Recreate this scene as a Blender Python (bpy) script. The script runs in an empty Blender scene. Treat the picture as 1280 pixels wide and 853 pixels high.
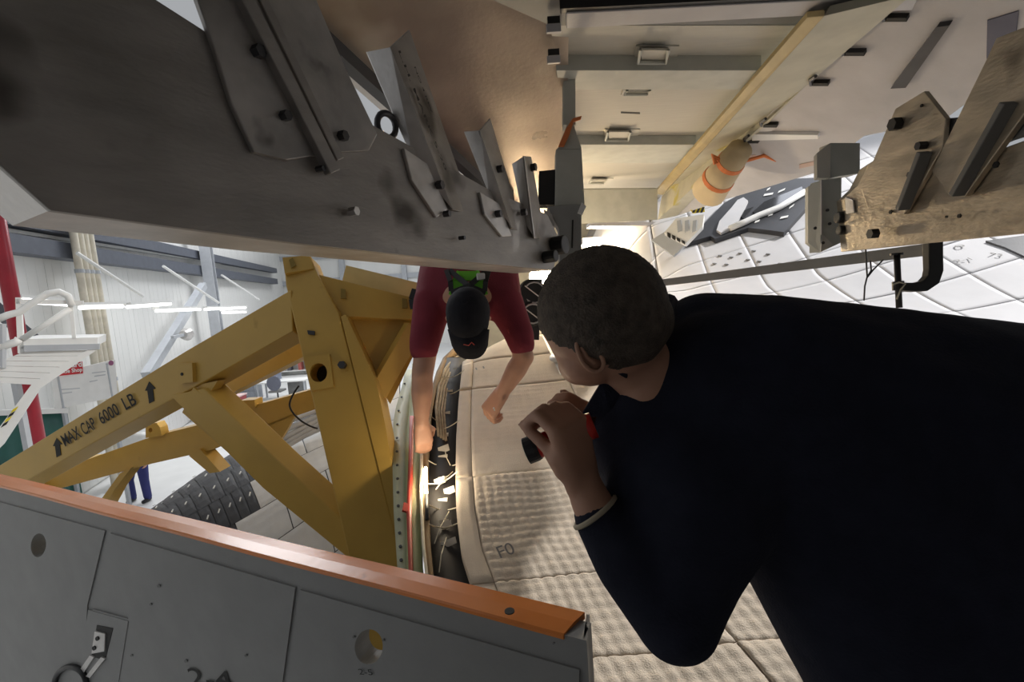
import bpy, bmesh, math, random
from mathutils import Vector, Matrix, Euler, noise
from mathutils.geometry import tessellate_polygon
random.seed(7)
V = Vector
S = bpy.context.scene
COL = S.collection

# ------------------------------------------------------------------ camera
F = 620.0                       # focal length in pixels of the 1280 x 853 frame
H = 4.0                         # camera height over the hangar floor
CAM = V((0, 0, H))
pt, rl = math.radians(6.5), math.radians(4.0)
fwd = V((0, math.cos(pt), -math.sin(pt)))
u0 = V((0, math.sin(pt), math.cos(pt)))
right = V((1, 0, 0)) * math.cos(rl) - u0 * math.sin(rl)
up = V((1, 0, 0)) * math.sin(rl) + u0 * math.cos(rl)
cd = bpy.data.cameras.new('camera')
cam = bpy.data.objects.new('camera', cd)
COL.objects.link(cam)
cd.sensor_width = 36.0
cd.lens = 36.0 * F / 1280.0
cd.clip_start = 0.02
cd.clip_end = 300
m = Matrix((right, up, -fwd)).transposed().to_4x4()
m.translation = CAM
cam.matrix_world = m
S.camera = cam

# ------------------------------------------------------------------ world, lights, exposure
w = bpy.data.worlds.new('hangar_air')
S.world = w
w.use_nodes = True
w.node_tree.nodes['Background'].inputs[0].default_value = (0.93, 0.96, 1.0, 1)
w.node_tree.nodes['Background'].inputs[1].default_value = 0.40
S.view_settings.view_transform = 'Standard'
S.view_settings.look = 'None'
S.view_settings.exposure = 0.0
S.view_settings.gamma = 1.0
S.view_settings.use_curve_mapping = False

def lamp(name, kind, loc, energy, color, size=0.1, target=None, **kw):
    d = bpy.data.lights.new(name, kind)
    d.energy = energy
    d.color = color
    if kind == 'AREA':
        d.size = size
    elif kind == 'SUN':
        d.angle = size
    else:
        d.shadow_soft_size = size
    for k, v in kw.items():
        setattr(d, k, v)
    o = bpy.data.objects.new(name, d)
    COL.objects.link(o)
    o.location = loc
    if target is not None:
        o.rotation_euler = (V(target) - V(loc)).to_track_quat('-Z', 'Y').to_euler()
    return o

# hangar high-bay floods over the bay on the left
lamp('hangar_flood', 'AREA', (-9, 15, 13), 900, (0.95, 0.97, 1.0), 5.0, (-6, 12, 0))
lamp('hangar_flood', 'AREA', (-4, 24, 13), 1200, (0.95, 0.97, 1.0), 5.0, (-5, 20, 0))
lamp('hangar_flood', 'AREA', (7, 9, 11), 110, (0.86, 0.90, 1.0), 3.0, (3, 4, 4))
# flood that reaches the fuselage past the edge of the overhead platform
FT = V((0.3, 1.7, 3.2))
lamp('hangar_flood', 'SPOT', FT + V((0.76, 0.22, 0.61)) * 12, 5000, (1.0, 0.98, 0.96), 0.12, FT, spot_size=math.radians(50), spot_blend=0.3)

# ------------------------------------------------------------------ helpers
def P(u, v, d):
    return CAM + right * ((u - 640) / F * d) + up * (-(v - 426.5) / F * d) + fwd * d
def ray(u, v):
    return right * ((u - 640) / F) + up * (-(v - 426.5) / F) + fwd
def Z(u, v, z):                 # pixel ray meets the level z (absolute)
    r = ray(u, v)
    return CAM + r * ((z - H) / r.z)

class Plane:
    def __init__(s, a, b, c):
        s.p = V(a)
        s.n = (V(b) - V(a)).cross(V(c) - V(a)).normalized()
        if s.n.dot(CAM - s.p) < 0:
            s.n = -s.n
    def hit(s, u, v, off=0.0):
        r = ray(u, v)
        t = (s.p + s.n * off - CAM).dot(s.n) / r.dot(s.n)
        return CAM + r * t
def vplane(a, b):               # vertical plane through two points
    return Plane(a, b, V(a) + V((0, 0, 1)))

_mats = {}
def mat(name, col, rough=0.6, metal=0.0, var=0.12, scale=6.0, bump=0.0, bscale=40.0, emit=0.0, stretch=None, spec=0.5, alpha=None, trans=0.0, dirt=None):
    if name in _mats:
        return _mats[name]
    mt = bpy.data.materials.new(name)
    mt.use_nodes = True
    nt = mt.node_tree
    b = nt.nodes['Principled BSDF']
    b.inputs['Roughness'].default_value = rough
    b.inputs['Metallic'].default_value = metal
    b.inputs['Specular IOR Level'].default_value = spec
    b.inputs['Transmission Weight'].default_value = trans
    tc = nt.nodes.new('ShaderNodeTexCoord')
    mp = nt.nodes.new('ShaderNodeMapping')
    nt.links.new(tc.outputs['Object'], mp.inputs[0])
    if stretch:
        mp.inputs['Scale'].default_value = stretch
    nz = nt.nodes.new('ShaderNodeTexNoise')
    nz.inputs['Scale'].default_value = scale
    nz.inputs['Detail'].default_value = 6
    nt.links.new(mp.outputs[0], nz.inputs['Vector'])
    cr = nt.nodes.new('ShaderNodeValToRGB')
    cr.color_ramp.elements[0].position = 0.3
    cr.color_ramp.elements[1].position = 0.7
    cr.color_ramp.elements[0].color = tuple(max(0, c * (1 - var)) for c in col) + (1,)
    cr.color_ramp.elements[1].color = tuple(min(1, c * (1 + var)) for c in col) + (1,)
    nt.links.new(nz.outputs['Fac'], cr.inputs['Fac'])
    out = cr.outputs['Color']
    if dirt:                    # stains with a shape of their own: (colour, scale, threshold)
        dc, ds, dt = dirt
        n2 = nt.nodes.new('ShaderNodeTexNoise')
        n2.inputs['Scale'].default_value = ds
        n2.inputs['Detail'].default_value = 3
        nt.links.new(tc.outputs['Object'], n2.inputs['Vector'])
        r2 = nt.nodes.new('ShaderNodeValToRGB')
        r2.color_ramp.elements[0].position = dt
        r2.color_ramp.elements[1].position = dt + 0.1
        nt.links.new(n2.outputs['Fac'], r2.inputs['Fac'])
        mx = nt.nodes.new('ShaderNodeMix')
        mx.data_type = 'RGBA'
        mx.inputs[7].default_value = tuple(dc) + (1,)
        nt.links.new(r2.outputs['Color'], mx.inputs[0])
        nt.links.new(out, mx.inputs[6])
        out = mx.outputs[2]
    nt.links.new(out, b.inputs['Base Color'])
    if metal > 0.5 or var > 0.15:
        mr = nt.nodes.new('ShaderNodeMapRange')
        mr.inputs['To Min'].default_value = max(0.05, rough - 0.12)
        mr.inputs['To Max'].default_value = min(1, rough + 0.12)
        nt.links.new(nz.outputs['Fac'], mr.inputs['Value'])
        nt.links.new(mr.outputs[0], b.inputs['Roughness'])
    if bump > 0:
        nb = nt.nodes.new('ShaderNodeTexNoise')
        nb.inputs['Scale'].default_value = bscale
        nb.inputs['Detail'].default_value = 4
        nt.links.new(mp.outputs[0], nb.inputs['Vector'])
        bn = nt.nodes.new('ShaderNodeBump')
        bn.inputs['Strength'].default_value = bump
        bn.inputs['Distance'].default_value = 0.01
        nt.links.new(nb.outputs['Fac'], bn.inputs['Height'])
        nt.links.new(bn.outputs[0], b.inputs['Normal'])
    if emit > 0:
        b.inputs['Emission Color'].default_value = tuple(col) + (1,)
        b.inputs['Emission Strength'].default_value = emit
    _mats[name] = mt
    return mt

class MB:
    """collects shapes in world coordinates, then links them as one mesh object"""
    def __init__(s):
        s.v, s.f = [], []
    def add(s, vs, fs):
        o = len(s.v)
        s.v += [V(p) for p in vs]
        s.f += [tuple(i + o for i in f) for f in fs]
        return s
    def prism(s, pts, vec, holes=()):
        """polygon (with holes) pushed along vec"""
        loops = [[V(p) for p in pts]] + [[V(p) for p in h] for h in holes]
        flat = [p for l in loops for p in l]
        n = len(flat)
        tris = [tuple(t) for t in tessellate_polygon(loops)]
        fs = list(tris) + [tuple(i + n for i in reversed(t)) for t in tris]
        k = 0
        for l in loops:
            L = len(l)
            for i in range(L):
                a, b = k + i, k + (i + 1) % L
                fs.append((a, b, b + n, a + n))
            k += L
        return s.add(flat + [p + V(vec) for p in flat], fs)
    def quad(s, pts, t):
        """thick sheet pushed away from the camera"""
        a, b, c = V(pts[0]), V(pts[1]), V(pts[2])
        n = (b - a).cross(c - a).normalized()
        if n.dot(CAM - a) < 0:
            n = -n
        return s.prism(pts, -n * t)
    def box(s, c, size, rot=None):
        c = V(c)
        R = rot if rot is not None else Matrix.Identity(3)
        h = V(size) / 2
        vs = [c + R @ V((sx * h.x, sy * h.y, sz * h.z)) for sx in (-1, 1) for sy in (-1, 1) for sz in (-1, 1)]
        return s.add(vs, [(0, 1, 3, 2), (4, 6, 7, 5), (0, 4, 5, 1), (2, 3, 7, 6), (0, 2, 6, 4), (1, 5, 7, 3)])
    def bar(s, a, b, w, h, upv=(0, 0, 1)):
        a, b = V(a), V(b)
        d = (b - a)
        L = d.length
        d.normalize()
        x = d.cross(V(upv)).normalized()
        z = x.cross(d)
        R = Matrix((x, d, z)).transposed()
        return s.box((a + b) / 2, (w, L, h), R)
    def tube(s, pts, r, n=8, closed=False):
        pts = [V(p) for p in pts]
        rs = r if isinstance(r, (list, tuple)) else [r] * len(pts)
        vs, fs = [], []
        L = len(pts)
        ref = None
        for i, p in enumerate(pts):
            if closed:
                t = pts[(i + 1) % L] - pts[i - 1]
            else:
                t = pts[min(i + 1, L - 1)] - pts[max(i - 1, 0)]
            t.normalize()
            if ref is None:
                ref = V((0, 0, 1)) if abs(t.z) < 0.9 else V((1, 0, 0))
            x = t.cross(ref).normalized()
            y = x.cross(t).normalized()
            ref = y
            for k in range(n):
                a = 2 * math.pi * k / n
                vs.append(p + (x * math.cos(a) + y * math.sin(a)) * rs[i])
        m = L if closed else L - 1
        for i in range(m):
            for k in range(n):
                a, b = i * n + k, i * n + (k + 1) % n
                c, d = ((i + 1) % L) * n + (k + 1) % n, ((i + 1) % L) * n + k
                fs.append((a, b, c, d))
        if not closed:
            fs.append(tuple(reversed(range(n))))
            fs.append(tuple(range((L - 1) * n, L * n)))
        return s.add(vs, fs)
    def disc(s, c, axis, r, t, n=16, r2=None):
        c, axis = V(c), V(axis).normalized()
        return s.tube([c, c + axis * t], [r, r if r2 is None else r2], n)
    def build(s, name, mt, parent=None, smooth=False, bevel=0.0):
        me = bpy.data.meshes.new(name)
        if parent is None:
            xs = [p.x for p in s.v]; ys = [p.y for p in s.v]; zs = [p.z for p in s.v]
            off = V(((min(xs) + max(xs)) / 2, (min(ys) + max(ys)) / 2, min(zs)))
        else:
            off = OFF[parent.name]
        me.from_pydata([p - off for p in s.v], [], s.f)
        bm = bmesh.new()
        bm.from_mesh(me)
        bmesh.ops.recalc_face_normals(bm, faces=bm.faces)
        bm.to_mesh(me)
        bm.free()
        o = bpy.data.objects.new(name, me)
        COL.objects.link(o)
        if parent is None:
            o.location = off
        else:
            o.parent = parent
        OFF[o.name] = off
        me.materials.append(mt)
        if smooth:
            for p in me.polygons:
                p.use_smooth = True
        if bevel:
            bv = o.modifiers.new('bevel', 'BEVEL')
            bv.width = bevel
            bv.segments = 2
            bv.limit_method = 'ANGLE'
        return o
OFF = {}
def tag(o, label, cat=None, group=None, kind=None):
    o['label'] = label
    if cat: o['category'] = cat
    if group: o['group'] = group
    if kind: o['kind'] = kind
    return o
def thing(name, loc, label, cat, group=None, kind=None):
    o = bpy.data.objects.new(name, None)
    COL.objects.link(o)
    o.location = loc
    o.empty_display_size = 0.1
    OFF[o.name] = V(loc)
    return tag(o, label, cat, group, kind)
def px(mb, pl, pts, t, off=0.0, holes=(), vec=None):
    """outline in photo pixels on a real plane, given real thickness"""
    q = [pl.hit(u, v, off) for u, v in pts]
    hs = [[pl.hit(u, v, off) for u, v in h] for h in holes]
    mb.prism(q, -pl.n * t if vec is None else vec, hs)
    return mb
def ell_px(u, v, ru, rv, n=20, a=0.0):
    return [(u + ru * math.cos(2 * math.pi * i / n) * math.cos(a) - rv * math.sin(2 * math.pi * i / n) * math.sin(a),
             v + ru * math.cos(2 * math.pi * i / n) * math.sin(a) + rv * math.sin(2 * math.pi * i / n) * math.cos(a)) for i in range(n)]
def text(name, s, a, b, upv, mt, parent, height=None, n=None, thick=0.0015, weight=0.0):
    """flat lettering from point a to point b"""
    cu = bpy.data.curves.new(name, 'FONT')
    cu.body = s
    cu.size = 1.0
    cu.extrude = 0.0
    cu.offset = weight
    to = bpy.data.objects.new(name + '_tmp', cu)
    COL.objects.link(to)
    dg = bpy.context.evaluated_depsgraph_get()
    me = bpy.data.meshes.new_from_object(to.evaluated_get(dg))
    bpy.data.objects.remove(to)
    xs = [v.co.x for v in me.vertices]; ys = [v.co.y for v in me.vertices]
    wx, hy = max(xs) - min(xs), max(ys) - min(ys)
    a, b = V(a), V(b)
    X = b - a
    Yd = V(upv)
    Yd = (Yd - X.normalized() * Yd.dot(X.normalized())).normalized()
    k = X.length / wx
    ky = k if height is None else height / hy
    off = OFF[parent.name]
    x0, y0 = min(xs), min(ys)
    nn = X.cross(Yd).normalized()
    if nn.dot(CAM - a) < 0:
        nn = -nn
    for v in me.vertices:
        v.co = a + X.normalized() * ((v.co.x - x0) * k) + Yd * ((v.co.y - y0) * ky) + nn * thick - off
    o = bpy.data.objects.new(name, me)
    COL.objects.link(o)
    o.parent = parent
    OFF[o.name] = off
    me.materials.clear()
    me.materials.append(mt)
    return o
def bolt(parent, c, axis, r, l, mt, name='bolt'):
    b = MB()
    b.disc(c, axis, r, l, 6)
    return b.build(name, mt, parent)
def copy_part(o, parent=None):
    c = o.copy()
    COL.objects.link(c)
    if parent is not None:
        c.parent = parent
    OFF[c.name] = OFF[o.name]
    return c

# ------------------------------------------------------------------ materials
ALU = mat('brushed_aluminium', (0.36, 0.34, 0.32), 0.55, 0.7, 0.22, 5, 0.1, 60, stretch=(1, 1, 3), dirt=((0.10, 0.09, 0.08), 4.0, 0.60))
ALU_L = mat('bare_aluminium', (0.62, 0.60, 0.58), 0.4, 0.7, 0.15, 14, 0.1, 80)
ALU_B = mat('scuffed_aluminium', (0.44, 0.42, 0.40), 0.5, 0.7, 0.3, 7, 0.1, 60, dirt=((0.2, 0.19, 0.18), 9.0, 0.6))
ALU_W = mat('warm_aluminium', (0.50, 0.43, 0.33), 0.4, 0.7, 0.25, 8, 0.15, 60, stretch=(1, 1, 3), dirt=((0.2, 0.17, 0.13), 6.0, 0.63))
GREY = mat('grey_paint', (0.27, 0.27, 0.262), 0.55, 0, 0.06, 10, 0.05, 120, dirt=((0.22, 0.21, 0.2), 14, 0.74))
GREYD = mat('dark_grey_paint', (0.17, 0.17, 0.165), 0.6, 0, 0.08)
GREYG = mat('grey_green_paint', (0.44, 0.445, 0.40), 0.6, 0, 0.08, 12)
BLACK = mat('black_rubber', (0.012, 0.012, 0.013), 0.5, 0, 0.2)
STEELD = mat('dark_steel', (0.07, 0.07, 0.075), 0.4, 0.6, 0.2)
ORANGE = mat('orange_paint', (0.78, 0.25, 0.06), 0.2, 0, 0.1, 5, 0.03, 40, dirt=((0.55, 0.17, 0.05), 22, 0.7))
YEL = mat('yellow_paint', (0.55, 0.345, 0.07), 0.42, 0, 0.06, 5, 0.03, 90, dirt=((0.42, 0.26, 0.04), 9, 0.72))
INK = mat('black_stencil_ink', (0.015, 0.014, 0.012), 0.7)
INKR = mat('red_sign_ink', (0.55, 0.02, 0.03), 0.5)
WHITE = mat('white_paint', (0.80, 0.80, 0.78), 0.5, 0, 0.04)
CREAM = mat('cream_panel', (0.46, 0.44, 0.385), 0.6, 0, 0.05, 5, 0.06, 50, stretch=(1, 12, 1), dirt=((0.45, 0.43, 0.38), 8, 0.72))
TANM = mat('yellowed_primer', (0.36, 0.28, 0.13), 0.55, 0, 0.15, 7)
SHEET = mat('worn_metal_sheet', (0.40, 0.34, 0.29), 0.33, 0.55, 0.2, 3, 0.08, 50, dirt=((0.5, 0.46, 0.42), 2.2, 0.6))
WSHEET = mat('off_white_sheet', (0.46, 0.445, 0.45), 0.5, 0.0, 0.08, 6, 0.06, 70, dirt=((0.45, 0.42, 0.40), 16, 0.72))
BLANKET = mat('quilted_blanket', (0.70, 0.60, 0.48), 0.85, 0, 0.05, 14, 0.35, 260, dirt=((0.55, 0.46, 0.35), 9, 0.70))  # tan of the warm lamp light put into the white blanket's colour
TILEW = mat('white_tile', (0.62, 0.615, 0.63), 0.7, 0, 0.03, 8, 0.08, 120, dirt=((0.55, 0.53, 0.5), 25, 0.76))
TILEB = mat('black_tile', (0.045, 0.047, 0.055), 0.5, 0, 0.25, 9, 0.05, 90)
DARKGAP = mat('dark_recess', (0.02, 0.019, 0.019), 0.7, 0, 0.3)
GREENP = mat('green_primer', (0.36, 0.40, 0.20), 0.5, 0, 0.08)
REDP = mat('red_strip_paint', (0.45, 0.05, 0.03), 0.5)
TAPE = mat('pale_tape', (0.66, 0.62, 0.55), 0.45, 0, 0.08)
ROPE = mat('cream_rope', (0.72, 0.66, 0.52), 0.85, 0, 0.12, 40)
GOLD = mat('brown_foam_seal', (0.28, 0.19, 0.10), 0.8, 0, 0.2)
ORFAB = mat('orange_tie', (0.62, 0.18, 0.05), 0.7)
SKIN = mat('skin', (0.50, 0.27, 0.18), 0.55, 0, 0.08, 12, 0.08, 60)
SKIN2 = mat('tanned_skin', (0.46, 0.25, 0.165), 0.55, 0, 0.1, 12, 0.08, 60)
HAIR = mat('grey_brown_hair', (0.095, 0.072, 0.053), 0.7, 0, 0.5, 60, 0.7, 300)
NAVY = mat('navy_cloth', (0.019, 0.021, 0.034), 0.9, 0, 0.12, 30, 0.25, 220, spec=0.15)
MAROON = mat('maroon_cloth', (0.19, 0.03, 0.045), 0.85, 0, 0.1, 10, 0.2, 200, spec=0.2)
CAPM = mat('black_cap_cloth', (0.014, 0.014, 0.018), 0.85, 0, 0.15, 30, 0.15, 200, spec=0.2)
GREENH = mat('lime_webbing', (0.16, 0.55, 0.03), 0.6)
FLRED = mat('red_plastic', (0.62, 0.03, 0.02), 0.3)
WALLM = mat('white_siding', (0.78, 0.78, 0.76), 0.5, 0, 0.03, 2, stretch=(1, 1, 0.1))
BLUEG = mat('blue_grey_steel', (0.09, 0.10, 0.125), 0.55, 0, 0.1)
LGREY = mat('light_grey_steel', (0.45, 0.47, 0.50), 0.5, 0, 0.06)
FLOORM = mat('pale_concrete', (0.72, 0.72, 0.71), 0.35, 0, 0.06, 1.5)
TUBE = mat('fluorescent_tube', (1.0, 1.0, 0.98), 0.4, 0, 0, emit=3.5)
BULB = mat('warm_bulb', (1.0, 0.86, 0.62), 0.4, 0, 0, emit=25.0)
TARP = mat('green_tarp', (0.02, 0.10, 0.085), 0.45, 0, 0.2, 3)
BLUEC = mat('blue_trousers', (0.03, 0.035, 0.16), 0.8)
REDPOLE = mat('red_pole_paint', (0.35, 0.015, 0.03), 0.35)

# ================================================================== THE SETTING
# hangar floor
fl = MB()
fl.box((-6, 18, -0.05), (60, 60, 0.1))
tag(fl.build('floor', FLOORM), 'pale polished concrete hangar floor', kind='structure')

# long side wall of the hangar, running away to the right of the bay
wd = V((-0.249, 0.969, 0)).normalized()          # along the wall
wn = V((wd.y, -wd.x, 0))                          # into the hangar
W0 = CAM + V((-9.29, 9.0, 0)); W0.z = 0
WALL = Plane(W0, W0 + wd, W0 + V((0, 0, 1)))
def onwall(s, z, off=0.0):
    return W0 + wd * s + wn * off + V((0, 0, z))
ws = MB()
ws.prism([onwall(-9, 0, -0.1), onwall(42, 0, -0.1), onwall(42, 12, -0.1), onwall(-9, 12, -0.1)], -wn * 0.2)
wall_left = tag(ws.build('wall_left', WALLM), 'white ribbed metal siding of the hangar side wall', kind='structure')
first = None
for i in range(42):
    if first is None:
        q = MB()
        q.prism([onwall(-9 + 0.006, 0.05, -0.1), onwall(-9 + 1.194, 0.05, -0.1), onwall(-9 + 1.194, 11.9, -0.1), onwall(-9 + 0.006, 11.9, -0.1)], wn * 0.035)
        for k in range(3):
            s0 = -9 + 0.25 + 0.33 * k
            q.prism([onwall(s0, 0.05, -0.07), onwall(s0 + 0.06, 0.05, -0.07), onwall(s0 + 0.06, 11.9, -0.07), onwall(s0, 11.9, -0.07)], wn * 0.008)
        first = q.build('wall_panel', WALLM, wall_left)
    else:
        c = copy_part(first)
        c.location = wd * (1.2 * i)
# end wall
we = MB()
we.box((-2, 37, 6), (42, 0.2, 12))
wall_end = tag(we.build('wall_back', WALLM), 'pale far end wall of the hangar with steel girts', kind='structure')
for z in (3.2, 5.2, 7.0):
    g = MB(); g.box((-2, 36.8, z), (42, 0.2, 0.35)); g.build('girt', LGREY, wall_end)
for x in (-17, -12, -7.5, -3, 2):
    g = MB(); g.box((x, 36.7, 6), (0.35, 0.35, 12)); g.build('column', LGREY, wall_end)

def wall_beam(name, u1, v1, u2, v2, hgt, dep, mt, label, ext=0):
    a, b = WALL.hit(u1, v1), WALL.hit(u2, v2)
    d = (b - a).normalized()
    a, b = a - d * 6, b + d * ext
    q = MB(); q.bar(a + wn * dep / 2, b + wn * dep / 2, dep, hgt)
    return tag(q.build(name, mt), label, 'beam')
wall_beam('steel_girder', 0, 306, 351, 354, 0.34, 0.35, BLUEG, 'dark blue-grey girder along the white wall, above the fluorescent lamps', -3)
wall_beam('conduit_pipe', 20, 291, 245, 325, 0.07, 0.1, WHITE, 'thin white conduit running along the wall above the girder', 6)
wall_beam('steel_girder', 60, 285, 351, 341, 0.30, 0.3, BLUEG, 'dark upper girder along the wall, above the white conduit', -3)

# columns and brace on the wall
a = WALL.hit(262, 345, 0.56); a.z = 0
col = thing('steel_column', a, 'blue-grey steel column standing against the white wall', 'column')
for off in (-0.17, 0.17):
    q = MB(); q.bar(a + wd * off, a + wd * off + V((0, 0, 11)), 0.05, 0.36, wn); q.build('flange', LGREY, col)
q = MB(); q.bar(a, a + V((0, 0, 11)), 0.34, 0.05, wn); q.build('web', BLUEG, col)
q = MB(); q.bar(WALL.hit(254, 357, 0.6), WALL.hit(183, 470, 0.6), 0.22, 0.22, wn)
tag(q.build('diagonal_brace', LGREY), 'light grey diagonal brace sloping down the wall from the column', 'brace')
# pipes
for k, u in enumerate((98, 105, 111, 118)):
    p = WALL.hit(u, 330, 0.5)
    b0 = V((p.x, p.y, 0)); t0 = V((p.x, p.y, 11))
    pi_ = thing('vertical_pipe', b0, 'cream vertical pipe in the bundle of four on the white wall', 'pipe', 'cream wall pipes')
    q = MB(); q.tube([b0, t0], 0.075, 12); q.build('pipe_run', mat('cream_pipe', (0.68, 0.63, 0.52), 0.5), pi_, True)
    for z in (2.4, 4.9, 7):
        q = MB(); q.disc(V((p.x, p.y, z)), (0, 0, 1), 0.09, 0.08, 12); q.build('collar', LGREY, pi_)
# fluorescent lamps hung off the wall by slanting rods
LW = Plane(W0 + wn * 1.3, W0 + wd + wn * 1.3, W0 + wn * 1.3 + V((0, 0, 1)))
for (u1, v1, u2, v2) in ((100, 385, 153, 383), (159, 384, 213, 380), (195, 389, 250, 387), (256, 387, 307, 385), (278, 391, 307, 390.5), (20, 376, 88, 381)):
    a, b = LW.hit(u1, v1), LW.hit(u2, v2)
    t = thing('fluorescent_light', (a + b) / 2, 'lit white fluorescent lamp hanging in front of the wall below the dark girder', 'lamp', 'fluorescent lamps along the wall')
    q = MB(); q.bar(a + V((0, 0, 0.07)), b + V((0, 0, 0.07)), 0.16, 0.05); q.build('housing', WHITE, t)
    q = MB(); q.tube([a, b], 0.035, 8); q.build('tube', TUBE, t)
for (u1, v1, u2, v2) in ((96, 316, 180, 377), (204, 333, 274, 383), (277, 344, 324, 378)):
    a, b = WALL.hit(u1, v1, 0.62), LW.hit(u2, v2) + V((0, 0, .12))
    q = MB(); q.tube([a, b], 0.04, 8)
    tag(q.build('hanger_rod', WHITE), 'thin white rod slanting from the girder down to the lamps', 'rod', 'white lamp hanger rods')
# wall-mounted camera-like fixture on the brace
c = WALL.hit(224, 420, 0.95)
t = thing('flood_fixture', c, 'small silver flood fixture sticking out from the wall brace', 'fixture')
q = MB(); q.bar(c - wd * 0.5, c + wd * 0.3, 0.08, 0.08); q.build('arm', LGREY, t)
q = MB(); q.disc(c + wd * 0.3, wd, 0.12, 0.3, 12, 0.2); q.build('head', ALU_L, t)

# ---- workshop at the far end of the bay
def fl_at(u, v):
    return Z(u, v, 0.0)
def fbox(u, v, w_, d_, h_):      # footprint centre on the floor under pixel (u, v)
    p = fl_at(u, v)
    return V((p.x, p.y, h_ / 2)), (w_, d_, h_)
def cabinet(u, v, wd_, h_, label, notes):
    p = fl_at(u, v)
    t = thing('filing_cabinet', p, label, 'cabinet')
    q = MB(); q.box(p + V((0, 0, h_ / 2)), (wd_, 0.6, h_)); q.build('body', mat('cabinet_grey', (0.30, 0.32, 0.36), 0.5), t)
    for k in range(3):
        z = h_ * (0.18 + 0.3 * k)
        q = MB(); q.box(p + V((0, -0.31, z)), (wd_ * 0.9, 0.02, h_ * 0.27))
        dr = q.build('drawer', mat('cabinet_grey', (0.3, 0.32, 0.36)), t)
        q = MB(); q.box(p + V((0, -0.335, z + 0.03)), (0.14, 0.03, 0.03)); q.build('handle', ALU_L, dr)
    for (x, z, ww, hh) in notes:
        q = MB(); q.box(p + V((x, -0.345, z)), (ww, 0.006, hh)); q.build('paper_sheet', WHITE, t)
cabinet(295, 500, 0.6, 1.05, 'grey cabinet with two white paper sheets, left of the desk in the workshop', [(0, 0.85, 0.4, 0.3), (0.02, 0.42, 0.36, 0.4)])
cabinet(314, 500, 0.72, 1.3, 'taller grey drawer cabinet with papers on top, between cabinet and desk', [(-0.18, 1.1, 0.26, 0.3), (0.18, 1.12, 0.26, 0.3)])
p = fl_at(355, 498)
t = thing('work_desk', p, 'white topped work desk beside the grey cabinets in the workshop', 'desk')
q = MB(); q.box(p + V((0.1, 0, 0.74)), (2.0, 0.8, 0.05)); q.build('desk_top', WHITE, t)
for sx in (-0.85, 1.05):
    for sy in (-0.35, 0.35):
        q = MB(); q.box(p + V((sx, sy, 0.36)), (0.06, 0.06, 0.72)); q.build('leg', LGREY, t)
q = MB(); q.box(p + V((0.6, 0, 0.45)), (0.5, 0.6, 0.5)); q.build('drawer_unit', GREYD, t)
q = MB(); q.box(p + V((-0.3, 0.1, 0.98)), (0.5, 0.06, 0.36)); q.box(p + V((-0.3, 0.1, 0.79)), (0.2, 0.2, 0.05))
tag(q.build('computer_monitor', mat('monitor_grey', (0.25, 0.28, 0.36))), 'grey-blue computer monitor on the white work desk', 'monitor')
p = fl_at(361, 497) + V((0, -0.9, 0))
t = thing('office_chair', p, 'dark grey office chair with rounded back at the work desk', 'chair')
q = MB(); q.box(p + V((0, 0, 0.48)), (0.5, 0.5, 0.08)); q.build('seat', GREYD, t, bevel=0.02)
q = MB(); q.prism([p + V((0.27 * math.cos(a), -0.24, 0.82 + 0.3 * math.sin(a))) for a in [i * math.pi / 8 for i in range(16)]], (0, 0.07, 0)); q.build('backrest', mat('chair_cloth', (0.14, 0.15, 0.19), 0.8), t)
q = MB(); q.tube([p + V((0, 0, 0.08)), p + V((0, 0, 0.46))], 0.03); q.build('gas_column', BLACK, t)
for k in range(5):
    a = k * 2 * math.pi / 5
    q = MB(); q.bar(p + V((0, 0, 0.08)), p + V((0.3 * math.cos(a), 0.3 * math.sin(a), 0.05)), 0.04, 0.04); q.build('foot', BLACK, t)
p = fl_at(268, 520)
t = thing('paper_table', p, 'white table piled with papers at the left end of the workshop', 'table')
q = MB(); q.box(p + V((0, 0, 0.8)), (1.2, 0.8, 0.06)); q.build('table_top', WHITE, t)
for sx in (-0.5, 0.5):
    q = MB(); q.box(p + V((sx, 0, 0.39)), (0.06, 0.7, 0.78)); q.build('leg', LGREY, t)
for k in range(7):
    q = MB(); q.box(p + V((random.uniform(-.45, .45), random.uniform(-.3, .3), 0.83 + 0.05)), (0.3, 0.25, random.uniform(.06, .3)), Matrix.Rotation(random.uniform(-.5, .5), 3, 'Z'))
    tag(q.build('paper_stack', random.choice([WHITE, WHITE, LGREY])), 'small stack of papers and binders on the white table', 'papers', 'paper stacks on the table')
# shelving and notice boards behind the desk
p = fl_at(352, 470)
t = thing('shelf_unit', p, 'tall white shelf unit with shelves standing behind the work desk', 'shelf')
for sx in (-1.5, 0, 1.5):
    q = MB(); q.box(p + V((sx, 0, 1.3)), (0.06, 0.5, 2.6)); q.build('upright', WHITE, t)
for k in range(5):
    q = MB(); q.box(p + V((0, 0, 0.25 + 0.55 * k)), (3, 0.5, 0.05)); q.build('shelf', WHITE, t)
q = MB(); q.box(p + V((0, 0.26, 1.3)), (3, 0.03, 2.6)); q.build('back_panel', WHITE, t)
for k in range(16):
    q = MB(); hh = random.uniform(.2, .42)
    q.box(p + V((random.choice((-1, 1)) * random.uniform(.25, 1.25), -0.05, 0.275 + 0.55 * (k % 5) + hh / 2)), (random.uniform(.12, .3), 0.3, hh))
    tag(q.build('storage_box', mat('box_%d' % (k % 4), [(0.2, 0.24, 0.34), (0.6, 0.58, 0.5), (0.1, 0.1, 0.12), (0.45, 0.12, 0.1)][k % 4])), 'small %s storage box standing on the white shelf unit' % ['slate blue', 'beige', 'black', 'dark red'][k % 4], 'box', '%s boxes on the shelf unit' % ['slate blue', 'beige', 'black', 'dark red'][k % 4])
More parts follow.
